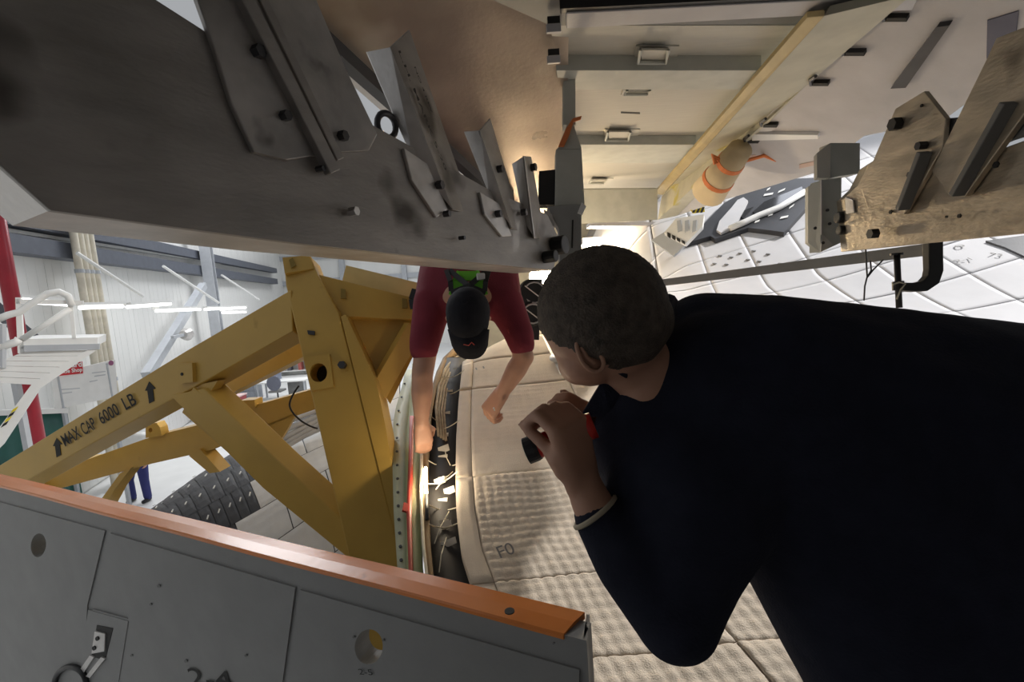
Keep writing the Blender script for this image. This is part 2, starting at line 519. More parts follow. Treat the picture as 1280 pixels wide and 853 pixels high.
# red tool cart
p = fl_at(289, 524)
t = thing('tool_cart', p, 'low dark red tool cart with a pale top, behind the yellow rear beam', 'cart')
q = MB(); q.box(p + V((0, 0, 0.5)), (1.0, 0.5, 0.6)); q.build('body', mat('cart_red', (0.33, 0.03, 0.04), 0.4), t)
q = MB(); q.box(p + V((0, 0, 0.82)), (1.05, 0.55, 0.04)); q.build('cart_top', mat('cart_pale', (0.7, 0.5, 0.48)), t)
for sx in (-.4, .4):
    for sy in (-.18, .18):
        q = MB(); q.disc(p + V((sx - 0.02, sy, 0.1)), (1, 0, 0), 0.1, 0.05, 12); q.build('wheel', BLACK, t)
# notice board with the red shop sign
a = P(66, 462, 9.0)
b = P(146, 450, 9.9)
NB = vplane(a, b)
nb0 = NB.hit(105, 508); nb0.z = 0
t = thing('notice_board', nb0, 'white notice board on posts carrying a red shop sign', 'notice board')
q = MB(); px(q, NB, [(64, 467), (144, 450), (147, 496), (69, 512)], 0.04); q.build('board', WHITE, t)
q = MB(); px(q, NB, [(65, 460), (103, 452), (104, 467), (66, 471)], 0.02, 0.02); sg = q.build('sign_plate', INKR, t)
tag(sg, 'red sign plate with white lettering')
a, b = NB.hit(68, 461.5, 0.025), NB.hit(102.5, 458.5, 0.025)
text('lettering', 'Forward', a, b, (0, 0, 1), WHITE, sg, 0.1, weight=.02)
a, b = NB.hit(67, 470, 0.025), NB.hit(103, 466, 0.025)
text('lettering', 'Vehicle Shop', a, b, (0, 0, 1), WHITE, sg, 0.1, weight=.02)
q = MB(); px(q, NB, ell_px(139, 454, 3, 3.2), 0.01, 0.012); q.build('round_emblem', mat('emblem_purple', (0.3, 0.1, 0.2)), t)
for (x0, y0, x1, y1) in ((115, 466, 132, 467), (118, 470, 132, 471.2), (112, 477, 122, 478), (75, 487, 100, 488), (75, 492, 90, 493)):
    q = MB(); px(q, NB, [(x0, y0), (x1, y0 - 2), (x1, y1 - 2), (x0, y1)], 0.003, 0.004); q.build('printed_line', LGREY, t)
for u in (74, 138):
    p = NB.hit(u, 505); q = MB(); q.bar(V((p.x, p.y + .06, 0)), V((p.x, p.y + .06, p.z + .8)), 0.06, 0.06, (1, 0, 0)); q.build('post', LGREY, t)
# green tarp over a rack
pa, pb = P(-25, 525, 8.2), P(84, 515, 9.2)
pa.z = 0; pb.z = 0
za = P(-25, 520, 8.2).z; zb = P(84, 516, 9.2).z
t = thing('tarp_rack', (pa + pb) / 2, 'dark green tarp draped over a low rack below the notice board', 'tarp')
q = MB(); n_ = 24; vs = []; fs = []
dn = (pb - pa).cross(V((0, 0, 1))).normalized()
for i in range(n_ + 1):
    f = i / n_
    base = pa.lerp(pb, f)
    for k in range(7):
        g = k / 6
        vs.append(base + dn * (0.06 * math.sin(f * 31 + g * 2) * g) + V((0, 0, (za + (zb - za) * f) * (1 - g) + 0.02)))
for i in range(n_):
    for k in range(6):
        a = i * 7 + k
        fs.append((a, a + 1, a + 8, a + 7))
q.add(vs, fs); tp = q.build('tarp_sheet', TARP, t, True)
sm = tp.modifiers.new('solid', 'SOLIDIFY'); sm.thickness = 0.01
q = MB(); q.bar(pa + V((0, 0, za + .04)), pb + V((0, 0, zb + .04)), 0.1, 0.09); q.build('rail', WHITE, t)

# ---- white access stair with landing
ST = vplane(P(-40, 440, 5.0), P(130, 430, 5.6))
sb = ST.hit(60, 500); sb.z = 0
t = thing('access_stair', sb, 'white steel access stair with landing and curved handrail', 'stair')
back = -ST.n
def strip(name, pts, th, off=0.0, mt=WHITE, vec=None, par=None):
    q = MB(); px(q, ST, pts, th, off, vec=vec)
    return q.build(name, mt, par or t)
strip('landing_edge', [(24, 424), (122, 422), (122, 432), (24, 436)], 0.9)
strip('landing_lip', [(30, 432), (124, 430), (124, 437), (30, 440)], 0.06, 0.03, LGREY)
strip('post', [(19, 372), (26, 372), (30, 442), (22, 442)], 0.06)
strip('post', [(86, 382), (91, 382), (95, 424), (90, 424)], 0.06)
strip('handrail', [(20, 374), (104, 376), (104, 381), (20, 380)], 0.05)
q = MB(); q.tube([ST.hit(u, v, 0.0) for u, v in ((-10, 402), (10, 394), (25, 390), (45, 376), (60, 367), (74, 365), (85, 370), (90, 383))], 0.035, 8); q.build('curved_rail', WHITE, t, True)
q = MB(); q.tube([ST.hit(u, v) for u, v in ((28, 424), (88, 386))], 0.03, 8); q.build('diagonal_rail', WHITE, t, True)
q = MB(); q.tube([ST.hit(-20, 440), ST.hit(20, 428), ST.hit(24, 424)], 0.04, 8); q.build('toe_rail', WHITE, t, True)
# flight of steps seen from below, going down to the left
A0, A1 = ST.hit(118, 438), ST.hit(44, 482)
B0, B1 = ST.hit(30, 440), ST.hit(-60, 476)
def lerp(a, b, f): return a + (b - a) * f
for k in range(6):
    f0, f1 = k / 6, (k + 0.93) / 6
    q = MB(); q.quad([lerp(A0, A1, f0), lerp(A0, A1, f1), lerp(B0, B1, f1), lerp(B0, B1, f0)], 0.03); q.build('tread_underside', WHITE, t)
strip('stringer', [(112, 436), (122, 437), (50, 486), (4, 556), (-20, 580), (-20, 560), (40, 480)], 0.06, 0.02)
q = MB(); q.tube([ST.hit(3, 405), ST.hit(3, 460)], 0.03); q.build('post', LGREY, t)
for k in range(4):
    f = k / 4
    u, v = 22 - 16 * f, 512 + 24 * f
    strip('hazard_stripe', [(u - 6, v), (u + 1, v - 4), (u - 2, v + 1), (u - 9, v + 5)], 0.004, 0.026, INK if k % 2 else mat('hazard_yellow', (0.75, 0.6, 0.02)))
for (u, v) in ((24, 500),):
    p = ST.hit(u, v, -0.4); ptop = ST.hit(u, 470, -0.4)
    q = MB(); q.bar(V((p.x, p.y, 0)), V((p.x, p.y, ptop.z if u != 118 else ST.hit(118, 440).z)), 0.06, 0.06, (1, 0, 0)); q.build('leg', LGREY, t)
# red pole
p = P(12, 360, 6.3)
t = thing('red_pole', V((p.x, p.y, 0)), 'dark red vertical pole rising past the white stair', 'pole')
q = MB(); q.tube([V((p.x, p.y, 0)), V((p.x, p.y, 8))], 0.085, 14); q.build('pole_tube', REDPOLE, t, True)
q = MB(); q.disc(V((p.x, p.y, 0)), (0, 0, 1), 0.18, 0.02); q.build('base_plate', REDPOLE, t)
# dark diagonal strut left of the stair
q = MB(); q.bar(P(-15, 378, 6.8), P(60, 440, 7.4), 0.14, 0.14)
tag(q.build('dark_strut', BLUEG), 'dark diagonal steel strut behind the white stair landing', 'strut')

# ================================================================== FUSELAGE
def fus(x, y):
    base = -1.25 + 0.25 * y + 0.03 * x
    d = max(0.0, y - (3.3 + 1.2 * x))
    base -= 0.35 * d * d
    W_ = 0.32 + 0.238 * (x - 1.86) + 0.532 * (y - 5) - 1.5 * max(0, 1.7 - x) ** 2
    k = 0.12
    h = max(k - abs(base - W_), 0) / k
    return max(base, W_) + h * h * k * 0.25 + H
def fhit(u, v, off=0.0):
    r = ray(u, v)
    lo = 0.5
    t = lo
    while t < 9:
        p = CAM + r * t
        if p.z < fus(p.x, p.y) + off:
            a, b = t - 0.02, t
            for _ in range(20):
                mid = (a + b) / 2
                p = CAM + r * mid
                if p.z < fus(p.x, p.y) + off: b = mid
                else: a = mid
            return CAM + r * b
        t += 0.02
    return CAM + r * 4
seam_px = [(640, 900), (612, 820), (592, 740), (576, 690), (570, 640), (569, 590), (570, 545), (573, 500), (577, 465), (582, 450)]
seam3 = [fhit(u, v) for u, v in seam_px]
def xseam(y):
    s = seam3
    if y <= s[0].y: return s[0].x + (y - s[0].y) * (s[1].x - s[0].x) / (s[1].y - s[0].y)
    for a, b in zip(s, s[1:]):
        if a.y <= y <= b.y:
            return a.x + (b.x - a.x) * (y - a.y) / max(1e-6, b.y - a.y)
    return s[-1].x + (y - s[-1].y) * 0.12
fuse = thing('spacecraft_fuselage', V((1.5, 3, 2.6)), 'large white quilted spacecraft fuselage sloping up to black framed windows', 'spacecraft')
sb_ = [0, 0.07, 0.62, 1.15, 1.55, 1.95, 2.35, 2.75, 3.15, 3.55, 3.95, 4.35, 4.9]
yb_ = [0.98, 1.16, 1.42, 1.95, 2.75, 3.15, 3.5, 3.85, 4.2, 4.6, 5.0, 5.5, 6.0, 6.6]
def quilt(s, y, amp, pitch):
    a = abs(math.sin(math.pi * s / pitch)); b = abs(math.sin(math.pi * y / pitch))
    return amp * (a * b) ** 0.5
for j in range(len(yb_) - 1):
    off_s = 0.0
    for i in range(len(sb_) - 1):
        s0, s1, y0, y1 = sb_[i], sb_[i + 1], yb_[j], yb_[j + 1]
        ym = (y0 + y1) / 2
        sm_ = (s0 + s1) / 2
        near = sm_ < 1.2 and ym < 3.2
        if ym > 3.3 + 1.2 * (sm_ + 0.2) + 1.5: continue
        tile = (sm_ > 2.5) or (sm_ > 1.2 and ym > 3.5)
        res = 0.0075 if (near and ym < 2.0) else (0.016 if near else 0.03)
        if i == 0: res = 0.03
        amp, pitch = (0.006, 0.036) if ym < 1.95 else (0.0035, 0.045)
        if not near: amp, pitch = 0.003, 0.09
        if tile: amp = 0.0
        if i == 0: amp = 0
        nx = max(3, int((s1 - s0) / res)); ny = max(3, int((y1 - y0) / res))
        gap = 0.0012 if not tile else 0.0032
        hj = random.uniform(-0.002, 0.004)
        vs, fs = [], []
        for a in range(nx + 1):
            for b in range(ny + 1):
                s = s0 + gap + (s1 - s0 - 2 * gap) * a / nx
                y = y0 + gap + (y1 - y0 - 2 * gap) * b / ny
                x = xseam(y) + s + (0.10 * (y - 3.0) if s1 > 1.5 and s0 > 1.5 else (0.10 * (y - 3.0) * (s - s0) / (s1 - s0) if s1 > 1.5 else 0))
                edge = min(s - s0, s1 - s, y - y0, y1 - y)
                e = -0.003 * max(0, 1 - edge / 0.012) ** 2 if res < 0.02 else 0.0
                z = fus(x, y) + hj + e
                if amp:
                    z += quilt(s + 0.004 * noise.noise(V((x * 9, y * 9, 0))), y + 0.006 * noise.noise(V((x * 9, y * 9, 5))), amp, pitch) + 0.006 * noise.noise(V((x * 5, y * 5, 2)))
                vs.append(V((x, y, z)))
        n1 = ny + 1
        for a in range(nx):
            for b in range(ny):
                fs.append((a * n1 + b, (a + 1) * n1 + b, (a + 1) * n1 + b + 1, a * n1 + b + 1))
        # skirt so that each panel has depth
        ring = [a * n1 for a in range(nx + 1)] + [nx * n1 + b for b in range(1, n1)] + [a * n1 + ny for a in range(nx - 1, -1, -1)] + [b for b in range(ny - 1, 0, -1)]
        o0 = len(vs)
        for r_ in ring: vs.append(vs[r_] - V((0, 0, 0.03)))
        L = len(ring)
        for k in range(L):
            fs.append((ring[k], o0 + k, o0 + (k + 1) % L, ring[(k + 1) % L]))
        q = MB(); q.add(vs, fs)
        po = q.build('white_tile' if tile else 'blanket_panel', TILEW if tile else BLANKET, fuse, True)
        for k in range(len(fs) - L, len(fs)):
            po.data.polygons[k].use_smooth = False
# solid body under the panels
vs, fs = [], []
nx, ny = 40, 40
for a in range(nx + 1):
    for b in range(ny + 1):
        y = 0.96 + 5.9 * b / ny
        x = xseam(y) + 0.01 + 5.0 * a / nx
        vs.append(V((x, y, fus(x, y) - 0.025)))
n1 = ny + 1
for a in range(nx):
    for b in range(ny):
        fs.append((a * n1 + b, (a + 1) * n1 + b, (a + 1) * n1 + b + 1, a * n1 + b + 1))
ring = [a * n1 for a in range(nx + 1)] + [nx * n1 + b for b in range(1, n1)] + [a * n1 + ny for a in range(nx - 1, -1, -1)] + [b for b in range(ny - 1, 0, -1)]
o0 = len(vs)
for r_ in ring: vs.append(V((vs[r_].x, vs[r_].y, min(vs[r_].z - 0.3, 2.6))))
L = len(ring)
for k in range(L): fs.append((ring[k], o0 + k, o0 + (k + 1) % L, ring[(k + 1) % L]))
fs.append(tuple(range(o0, o0 + L)))
q = MB(); q.add(vs, fs); q.build('inner_shell', mat('grey_felt', (0.30, 0.28, 0.26), 0.9), fuse)

# cockpit windows on the slope behind
def w3(x, y, off=0): return V((x, y, 0.32 + 0.238 * (x - 1.86) + 0.532 * (y - 5) + H + off))
WP = Plane(w3(1.9, 5), w3(2.8, 5), w3(2.4, 6))
def zpx(pts, ox, oy, k): return [(ox + a / k, oy + b / k) for a, b in pts]
def wpart(name, pts, th, off, mt, par=fuse, lab=None):
    q = MB(); px(q, WP, zpx(pts, 800, 220, 5.3333), th, off); o = q.build(name, mt, par)
    if lab: o['label'] = lab
    return o
fr = wpart('window_surround', [(300, 450), (560, 180), (670, 120), (1000, 20), (1200, 10), (1180, 130), (960, 375), (850, 360), (720, 345), (500, 420), (470, 400)], 0.06, 0.05, TILEB, lab='black tiled surround of the cockpit windows')
wpart('window_cover', [(510, 360), (530, 300), (610, 210), (650, 160), (690, 142), (720, 165), (690, 230), (650, 300), (600, 350), (540, 378)], 0.03, 0.075, TILEW, fr, 'white rounded cover over a window')
wpart('window_pane', [(750, 240), (830, 170), (1080, 70), (1090, 100), (940, 200), (790, 265)], 0.02, 0.062, mat('dark_glass', (0.01, 0.01, 0.012), 0.08), fr)
wpart('window_pane', [(670, 270), (690, 230), (755, 205), (690, 285)], 0.02, 0.062, mat('dark_glass', (0.01, 0.01, 0.012), 0.08), fr)
q = MB(); q.tube([WP.hit(u, v, 0.08) for u, v in zpx([(600, 350), (700, 308), (790, 265), (930, 210), (1100, 105)], 800, 220, 5.3333)], 0.03, 8); q.build('seal_strip', WHITE, fr, True)
for (a, b, c, d) in ((860, 255, 890, 245), (1000, 205, 1030, 185), (770, 300, 800, 290), (940, 272, 990, 262), (925, 100, 970, 80), (830, 120, 890, 110), (850, 85, 870, 75)):
    wpart('white_marker', [(a, b), (c, d), (c - 8, d + 14), (a - 8, b + 14)], 0.004, 0.058, WHITE, fr)
# black tile wedge at the right hand rim
BT = Plane(fhit(1250, 330), fhit(1285, 320), fhit(1270, 345))
q = MB()
q.prism([fhit(u, v, 0.015) for u, v in ((1232, 301), (1256, 309), (1280, 320), (1310, 330), (1310, 290))], (0, 0, -0.03))
tag(q.build('black_tile', TILEB, fuse), 'black tile wedge')
# loose items of the outer skin: round white cap, pale paper patch
c = fhit(699, 449, 0.012)
q = MB(); q.disc(c, (0.05, -0.25, 1), 0.06, 0.012, 24)
tag(q.build('white_disc', WHITE, fuse, True), 'round white disc on the blanket')
q = MB(); q.prism([fhit(u, v, 0.006) for u, v in ((678, 420), (694, 412), (716, 440), (718, 470), (700, 468))], (0, 0, -0.012)); q.build('paper_patch', WHITE, fuse)
# hand-lettered marks on the skin
def fmark(u0_, v0_, u1_, v1_, s, hgt):
    a, b = fhit(u0_, v0_, 0.014), fhit(u1_, v1_, 0.014)
    text('lettering', s, a, b, (0.1, 0.9, 0.3), mat('grey_pencil', (0.22, 0.21, 0.2)), fuse, hgt)
fmark(626, 699, 645, 692, 'F0', 0.05)
fmark(595, 463, 606, 461, '11', 0.03)
fmark(1196, 310, 1208, 308, '0', 0.05)
fmark(1236, 318, 1252, 320, '73', 0.05)
fmark(1196, 328, 1216, 325, '2-1', 0.05)
for (u, v) in ((900, 320), (914, 322), (925, 317), (935, 325), (942, 314), (949, 327), (960, 318), (893, 330), (908, 331), (975, 330)):
    q = MB(); c = fhit(u, v, 0.006); q.disc(c, (0.05, -0.25, 1), 0.018, 0.006, 10); q.build('plug', GREYD, fuse)

# ================================================================== SEAM RIM beside the fuselage
rim = thing('opening_rim', V((-0.35, 2.0, 2.6)), 'curved open seam with green primed rim, red strip and dark taped recess', 'rim')
def dseam(v):                     # depth of the seam along the picture height, from the fuselage edge
    pts = [(b[1], (p - CAM).dot(fwd)) for b, p in zip(seam_px, seam3)]
    pts.sort()
    if v <= pts[0][0]: return pts[0][1] + (pts[0][0] - v) * 0.006
    for (a, da), (b, db) in zip(pts, pts[1:]):
        if a <= v <= b: return da + (db - da) * (v - a) / (b - a)
    return pts[-1][1]
def interp(poly, v):
    if v <= poly[0][1]: return poly[0][0]
    for (a, va), (b, vb) in zip(poly, poly[1:]):
        if va <= v <= vb: return a + (b - a) * (v - va) / (vb - va)
    return poly[-1][0]
def ribbon(name, lft, rgt, v0, v1, rec, mt, th=0.03, n=24, lab=None):
    A, B = [], []
    for i in range(n + 1):
        v = v0 + (v1 - v0) * i / n
        A.append(P(interp(lft, v), v, dseam(v) + rec)); B.append(P(interp(rgt, v), v, dseam(v) + rec))
    dn = V((0, 0.4, -1)).normalized() * th
    vs = A + B + [p + dn for p in A] + [p + dn for p in B]
    k = n + 1
    fs = []
    for i in range(n):
        fs += [(i, i + 1, k + i + 1, k + i), (2 * k + i, 3 * k + i, 3 * k + i + 1, 2 * k + i + 1), (i, 2 * k + i, 2 * k + i + 1, i + 1), (k + i, k + i + 1, 3 * k + i + 1, 3 * k + i)]
    fs += [(0, k, 3 * k, 2 * k), (n, 2 * k + n, 3 * k + n, k + n)]
    q = MB(); q.add(vs, fs); o = q.build(name, mt, rim, True)
    if lab: o['label'] = lab
    return o
seamL = [(600, 425), (577, 430), (560, 445), (548, 470), (539, 510), (534, 560), (533, 620), (536, 680), (545, 760), (560, 850)]
seamL = sorted([(u, v) for u, v in seamL], key=lambda t_: t_[1])
seamR = sorted([(u + 3, v) for u, v in seam_px], key=lambda t_: t_[1])
sh = lambda poly, d: [(u + d, v) for u, v in poly]
ribbon('recess_floor', seamL, seamR, 428, 850, 0.07, DARKGAP, 0.04)
ribbon('foam_seal', sh(seamL, -5), sh(seamL, 1), 430, 850, 0.0, GOLD, 0.05)
ribbon('green_flange', [(515, 470), (507, 560), (508, 700), (516, 850)], [(536, 470), (528, 560), (527, 700), (540, 850)], 455, 850, 0.02, GREENP, 0.03)
ribbon('red_strip', [(512, 520), (511, 560), (508, 640), (511, 720), (518, 850)], [(517, 520), (516.5, 560), (514, 640), (516, 720), (524, 850)], 520, 850, 0.005, REDP, 0.02, lab='thin red strip')
fl_o = ribbon('outer_flange', [(506, 470), (492, 520), (490, 560), (492, 640), (500, 760), (508, 850)], [(522, 470), (514, 520), (512, 560), (509, 640), (512, 760), (519, 850)], 462, 850, 0.05, mat('pale_primer', (0.50, 0.52, 0.36), 0.5), 0.03)
for i in range(14):
    v = 480 + i * 17
    q = MB(); q.disc(P(interp([(508, 470), (497, 520), (496, 560), (498, 640), (505, 760)], v), v, dseam(v) + 0.045), (0, -0.4, 1), 0.006, 0.004, 8); q.build('rivet', STEELD, rim)
ribbon('white_rope', sh(seamL, -9), sh(seamL, -5), 560, 850, -0.01, ROPE, 0.02)
# folded fabric bundle curving into the seam at its far end
for k in range(4):
    pts = [P(u + 3.2 * k, v + 2 * k, dseam(v) + 0.02) for u, v in ((548, 545), (545, 510), (549, 482), (556, 463), (566, 450), (580, 441), (596, 436))]
    q = MB(); q.tube(pts, [0.006, 0.007, 0.009, 0.011, 0.012, 0.012, 0.010], 8); q.build('fabric_fold', mat('tan_fabric', (0.42, 0.35, 0.25), 0.9, 0, 0.2, 30), rim, True)
# silvery tape squares across the recess
for k in range(9):
    v = 462 + k * 27
    uL, uR = interp(seamL, v), interp(seamR, v)
    d = dseam(v) + 0.062
    a = uL + (uR - uL) * 0.36
    b = uL + (uR - uL) * 0.66
    q = MB(); q.quad([P(a, v, d), P(b, v - 2, d), P(b - 1, v + 17, d - 0.03), P(a - 1, v + 19, d - 0.03)], 0.003); q.build('tape_patch', TAPE, rim)
for (v, dv) in ((470, -8), (490, -5), (520, 12), (535, -10), (575, 5), (605, -16), (630, 4), (655, -2)):
    uL, uR = interp(seamL, v), interp(seamR, v + dv)
    q = MB(); q.tube([P(uL + (uR - uL) * f, v + dv * f + 6 * math.sin(f * 3.1), dseam(v) + 0.01 + 0.03 * math.sin(f * 3.1)) for f in [i / 8 for i in range(9)]], 0.0025, 6); q.build('lacing_cord', ROPE, rim)
for (u, v, u2, v2) in ((561, 640, 543, 680), (558, 672, 549, 716), (566, 590, 545, 612), (556, 560, 563, 582)):
    q = MB(); q.tube([P(u, v, dseam(v) + 0.02), P((u + u2) / 2 - 2, (v + v2) / 2, dseam((v + v2) / 2) + 0.0), P(u2, v2, dseam(v2) + 0.03)], 0.002, 6); q.build('lacing_cord', ROPE, rim)
for (u, v) in ((553, 560), (560, 612), (556, 655), (562, 676), (548, 600)):
    d = dseam(v) + 0.05
    q = MB(); q.quad([P(u - 6, v, d), P(u + 7, v - 5, d), P(u + 9, v + 3, d - .01), P(u - 4, v + 9, d - .01)], 0.003); q.build('tape_patch', TAPE, rim)
q = MB(); q.quad([P(505, 628, dseam(630) - 0.01), P(510, 630, dseam(630) - 0.01), P(510, 640, dseam(636) - 0.01), P(503, 638, dseam(636) - 0.01)], 0.01); q.build('red_tab', REDP, rim)
# small glowing tube added for the work light reflected in the seam
c = P(533, 600, dseam(600) - 0.02)
t = thing('seam_glow', c, 'small glowing tube added for the light reflected inside the seam', 'lamp')
q = MB(); q.tube([P(532, 585, dseam(585) - 0.005), P(532, 600, dseam(600) - 0.005), P(533, 618, dseam(618) - 0.005)], 0.006, 8); q.build('bulb', BULB, t, True)
q = MB(); q.tube([P(533, 619, dseam(618) - 0.005), P(534, 650, dseam(650) - 0.005)], 0.008, 8); q.build('handle', BLACK, t, True)
o = lamp('seam_glow_light', 'POINT', P(537, 600, dseam(600) - 0.07), 2.0, (1.0, 0.82, 0.58), 0.02)

# ================================================================== NOSE MODULE (black tiles, white blanket) beyond the yellow frame
pod = thing('nose_module', V((-1.6, 3.6, 1.5)), 'rounded nose module with black tiles and white quilted blankets under the yellow frame', 'spacecraft part')
rows = [
    [(150, 700, 4.4), (290, 600, 4.9), (410, 520, 5.4), (500, 470, 5.8)],
    [(165, 655, 3.9), (285, 570, 4.2), (398, 514, 4.6), (500, 462, 5.0)],
    [(185, 660, 3.45), (300, 595, 3.65), (405, 545, 3.9), (500, 510, 4.2)],
    [(215, 740, 3.1), (330, 672, 3.2), (425, 610, 3.3), (505, 575, 3.5)],
    [(240, 900, 2.9), (360, 800, 2.9), (450, 720, 3.0), (520, 670, 3.1)],
]
R3 = [[P(*c) for c in r] for r in rows]
def cr(p0, p1, p2, p3, t_):
    return 0.5 * ((2 * p1) + (p2 - p0) * t_ + (2 * p0 - 5 * p1 + 4 * p2 - p3) * t_ * t_ + (3 * p1 - p0 - 3 * p2 + p3) * t_ ** 3)
def spl(pts, f):
    n = len(pts) - 1
    x = min(max(f, 0), 0.99999) * n
    i = int(x)
    g = lambda k: pts[min(max(k, 0), n)]
    return cr(g(i - 1), g(i), g(i + 1), g(i + 2), x - i)
def pods(a, b):                    # a along the rim, b from far side to near side
    return spl([spl(r, a) for r in R3], b)
def podpatch(name, a0, a1, b0, b1, mt, n, lift, qa=0.0):
    vs, fs = [], []
    for i in range(n + 1):
        for j in range(n + 1):
            a, b = a0 + (a1 - a0) * i / n, b0 + (b1 - b0) * j / n
            p = pods(a, b)
            e = min(i, n - i, j, n - j)
            nr = (pods(a + .01, b) - pods(a - .01, b)).cross(pods(a, b + .01) - pods(a, b - .01)).normalized()
            if nr.z < 0: nr = -nr
            vs.append(p + nr * (lift - (0.002 if e == 0 else 0) + (quilt(i / 3.0, j / 3.0, qa, 1.0) if qa else 0)))
    k = n + 1
    for i in range(n):
        for j in range(n):
            fs.append((i * k + j, (i + 1) * k + j, (i + 1) * k + j + 1, i * k + j + 1))
    q = MB(); q.add(vs, fs)
    o = q.build(name, mt, pod, name != 'black_tile')
    return o
podpatch('inner_shell', 0, 0.999, 0, 0.999, TILEB, 24, -0.02)
edge_a = lambda b: 0.64 - 0.42 * max(0, (b - 0.27)) / 0.5      # where black meets white
NB_ = 9
for j in range(NB_):
    b0, b1 = j / NB_ * 0.999, (j + 1) / NB_ * 0.999
    na = 10
    ea = max(0.12, edge_a((b0 + b1) / 2))
    for i in range(na):
        a0, a1 = ea * i / na, ea * (i + 1) / na
        podpatch('black_tile', a0 + 0.001, a1 - 0.001, b0 + 0.001, b1 - 0.001, TILEB, 4, 0.002)
        if b0 > 0.2 and b0 < 0.85:
            p = pods((a0 + a1) / 2, (b0 + b1) / 2); p2 = pods((a0 + a1) / 2 + 0.008, (b0 + b1) / 2 - 0.012)
            q = MB(); q.bar(p + V((0, -.01, .012)), p2 + V((0, -.01, .012)), 0.008, 0.005); q.build('white_marker', WHITE, pod)
    nw = 4
    for i in range(nw):
        a0, a1 = ea + (0.999 - ea) * i / nw, ea + (0.999 - ea) * (i + 1) / nw
        podpatch('blanket_panel', a0 + 0.002, a1 - 0.002, b0 + 0.001, b1 - 0.001, mat('white_blanket', (0.76, 0.75, 0.73), 0.85, 0, 0.04, 14, 0.2, 200), 12, 0.004, 0.003)
# bundled pale hoses lying over its back
for k in range(5):
    pts = [P(u, v + k * 7 + 2 * math.sin(u * .05 + k), d) for u, v, d in ((344, 540, 3.75), (362, 528, 3.8), (380, 519, 3.85), (400, 510, 3.9), (420, 502, 3.95))]
    q = MB(); q.tube(pts, 0.022, 8)
    tag(q.build('fabric_roll', mat('pale_grey_cloth', (0.58, 0.58, 0.60), 0.8, 0, 0.1, 10), None, True), 'long pale grey fabric roll lying across the white nose blanket', 'fabric roll', 'fabric rolls on the nose module')
q = MB(); q.tube([spl([P(u, v, 2.6) for u, v in ((374, 482), (366, 494), (362, 506), (366, 516), (376, 526), (388, 533), (397, 536))], i / 30) for i in range(31)], 0.005, 6)
tag(q.build('black_cable', BLACK), 'thin black cable looping down beside the yellow post', 'cable')

# ================================================================== YELLOW LIFTING FRAME
yf = thing('lifting_frame', V((-1.0, 2.6, 0.0)), 'big yellow welded lifting frame stencilled with its load limit', 'lifting frame')
FP = Plane(P(360, 400, 2.25), P(505, 700, 2.12), P(440, 400, 2.27))
q = MB(); px(q, FP, [(354, 322), (388, 320), (397, 343), (424, 392), (506, 712), (545, 860), (475, 860), (437, 700), (357, 356)], 0.14, holes=[ell_px(398, 466, 11, 12)]); q.build('post', YEL, yf, bevel=0.006)
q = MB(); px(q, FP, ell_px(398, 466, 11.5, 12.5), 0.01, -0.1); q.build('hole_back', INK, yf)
q = MB(); px(q, FP, [(381, 447), (412, 443), (417, 484), (389, 489)], 0.008, 0.008, holes=[ell_px(398, 466, 11, 12)]); q.build('doubler_plate', YEL, yf)
q = MB(); px(q, FP, [(426, 396), (432, 393), (471, 478), (483, 540), (512, 712), (505, 712)], 0.18, 0.01); q.build('side_web', YEL, yf)
q = MB(); px(q, FP, [(436, 425), (470, 480), (482, 545), (505, 690), (500, 690)], 0.02, -0.05); q.build('inner_web', YEL, yf)
HP = Plane(P(372, 335, 2.3), P(517, 375, 2.42), P(470, 480, 2.3))
q = MB(); px(q, HP, [(372, 326), (398, 343), (517, 372), (519, 400), (428, 396), (390, 345)], 0.16); q.build('head_beam', YEL, yf, bevel=0.006)
q = MB(); px(q, HP, [(426, 396), (519, 400), (519, 440), (488, 505), (466, 470)], 0.02, -0.05); q.build('gusset_plate', YEL, yf)
q = MB(); q.bar(HP.hit(517, 410, -0.02), HP.hit(470, 492, -0.02), 0.05, 0.09); q.build('gusset_rib', YEL, yf)
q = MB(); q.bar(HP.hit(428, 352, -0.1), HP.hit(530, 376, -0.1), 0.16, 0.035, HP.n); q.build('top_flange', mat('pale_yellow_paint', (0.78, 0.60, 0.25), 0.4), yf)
q = MB(); px(q, HP, [(353, 322), (388, 319), (392, 336), (356, 342)], 0.1, 0.03); q.build('lug', YEL, yf)
q = MB(); px(q, HP, [(361, 325), (366, 322), (370, 332), (364, 335)], 0.012, 0.04); q.build('pin', mat('dark_yellow', (0.25, 0.17, 0.03)), yf)
for (u, v) in ((429, 367), (506, 379)):
    q = MB(); px(q, HP, [(u - 3, v - 6), (u + 3, v - 5), (u + 4, v + 6), (u - 3, v + 6)], 0.012, 0.012); q.build('slot_tab', mat('dark_yellow', (0.25, 0.17, 0.03)), yf)
q = MB(); px(q, FP, [(384, 413), (393, 414), (393, 419), (385, 418)], 0.01, 0.01); q.build('screw', STEELD, yf)
bolt(yf, FP.hit(429, 457), FP.n, 0.018, 0.03, STEELD)
